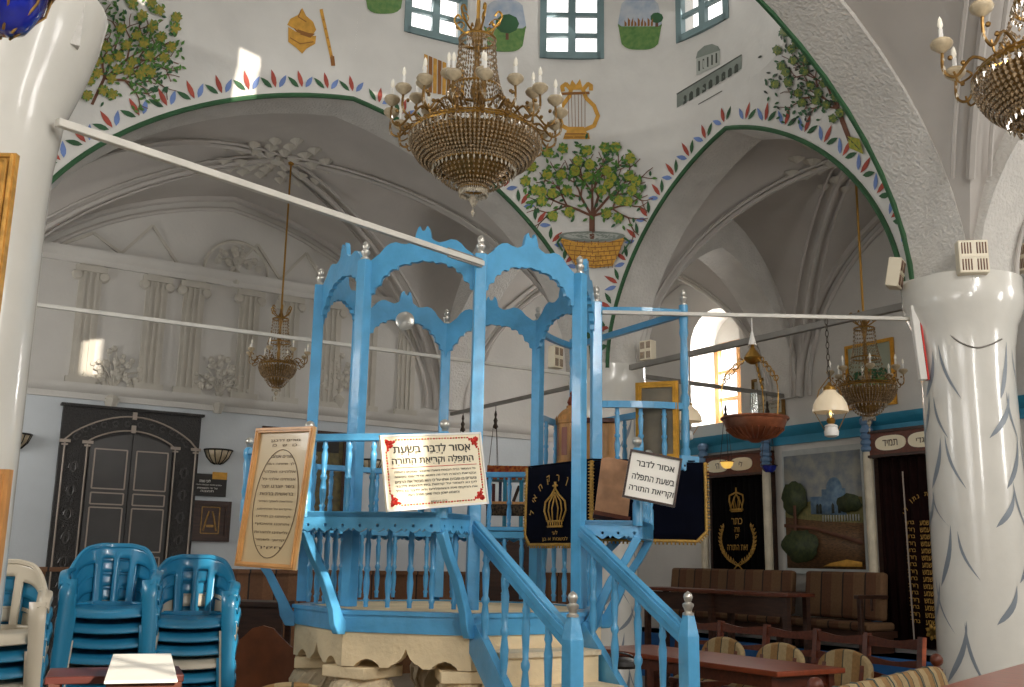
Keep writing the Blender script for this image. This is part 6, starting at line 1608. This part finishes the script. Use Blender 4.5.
rnd = random.Random(11); cols = [('maroon', '#5a1c1c'), ('navy', '#1c2648'), ('tan', '#a98a5a'), ('dark brown', '#3a2418'), ('cream', '#d4c6a4'), ('black', '#16161a'), ('grey', '#6a6a6a')]
spots = ['leftmost in the blue rack', 'second from left in the blue rack', 'third from left in the blue rack', 'fourth in the blue rack, leaning', 'fifth in the blue rack, leaning', 'sixth in the blue rack, leaning', 'rightmost in the blue rack']
for i in range(7):
    nm, cc_ = cols[i]; c = bl(.06+i*.082, .12, zC+.016); h = rnd.uniform(.2, .25); tlt = 0 if i < 3 else .35
    T2 = thing('book', '%s bound book, %s' % (nm, spots[i]), 'book', c, 'books in the blue rack'); t = rnd.uniform(.03, .045)
    u2 = ux_*math.cos(tlt)-V((0, 0, 1))*math.sin(-tlt)*-1; u2 = (ux_*math.cos(tlt)-V((0, 0, 1))*math.sin(tlt)); w2 = (V((0, 0, 1))*math.cos(tlt)+ux_*math.sin(tlt)); c = c+V((0, 0, t*math.sin(tlt)))
    mb = MB(); 
    for a in (0, t-.004): mb.prism([(a, 0), (a+.004, 0), (a+.004, h), (a, h)], c, u2, w2, hf*.16)
    mb.prism([(0, 0), (t, 0), (t, h), (0, h)], c, u2, w2, hf*.005); mb.build('cover', mat('book_cover_'+nm.replace(' ', '_'), cc_, .6), T2)
    mb = MB(); mb.prism([(.004, .004), (t-.004, .004), (t-.004, h-.004), (.004, h-.004)], c+hf*.005, u2, w2, hf*.15); mb.build('pages', M_PAPER, T2)
# ------------------------------------------------------------------ daylight, lamps, exposure
w = bpy.data.worlds.new('sky'); SC.world = w; w.use_nodes = True
bg = w.node_tree.nodes['Background']; bg.inputs['Color'].default_value = (1.0, .97, .95, 1); bg.inputs['Strength'].default_value = 2.2
def area(name, loc, direction, sx, sy, power, col=(1, .97, .93)):
    l = bpy.data.lights.new(name, 'AREA'); l.shape = 'RECTANGLE'; l.size = sx; l.size_y = sy; l.energy = power; l.color = col
    o = bpy.data.objects.new(name, l); COL.objects.link(o); o.location = loc
    o.rotation_euler = V(direction).to_track_quat('-Z', 'Z').to_euler(); return o
for c, wd, z0, z1 in BW: area('daylight', (c, YB+.02, (z0+z1)/2), (0, 1, -.1), wd, z1-z0, 78, (1, .965, .92))  # fill lamps added at the unseen back windows
area('daylight', (XL+.02, SW[0][0], 3.0), (1, 0, -.1), 1.2, 2.8, 55, (1, .965, .92))  # fill lamp added at an unseen side window
area('daylight', (XL+.02, SW[1][0], 3.3), (1, 0, -.1), .7, 1.4, 45)  # another added fill lamp on the side wall
area('daylight', (XL+.02, 11.2, 3.2), (1, -.1, -.05), 1.1, 2.3, 68)  # fill lamp added to brighten the left bay
area('daylight', (XR-.02, 1.2, 4.2), (-1, 0, -.1), 1.0, 1.5, 50)  # fill lamp at the added near-bay window
area('daylight', (XR+.42, NYC, 4.0), (-1, .3, 0), .8, 1.0, 85)
for s, h in WIN:
    p = (ring(s-h, (zw0+zw1)/2)+ring(s+h, (zw0+zw1)/2))/2; d = V((CX, CY, p.z-1.0))-p; d.normalize()
    dd = V((CX, CY, 0))-V((p.x, p.y, 0)); dd.normalize()
    area('dome_daylight', p+dd*.08, d, .5, .8, 8)
sd = V((.117, -1, .43))
su = bpy.data.lights.new('sun', 'SUN'); su.energy = 7; su.angle = R(.6); su.color = (1, .9, .76)
so = bpy.data.objects.new('sun', su); COL.objects.link(so); so.rotation_euler = (-sd).to_track_quat('-Z', 'Y').to_euler(); so.location = (5, -4, 10)
SC.view_settings.view_transform = 'Standard'; SC.view_settings.look = 'None'; SC.view_settings.exposure = 0.0; SC.view_settings.gamma = 1.0
SC.view_settings.use_curve_mapping = False
SC.cycles.use_denoising = True
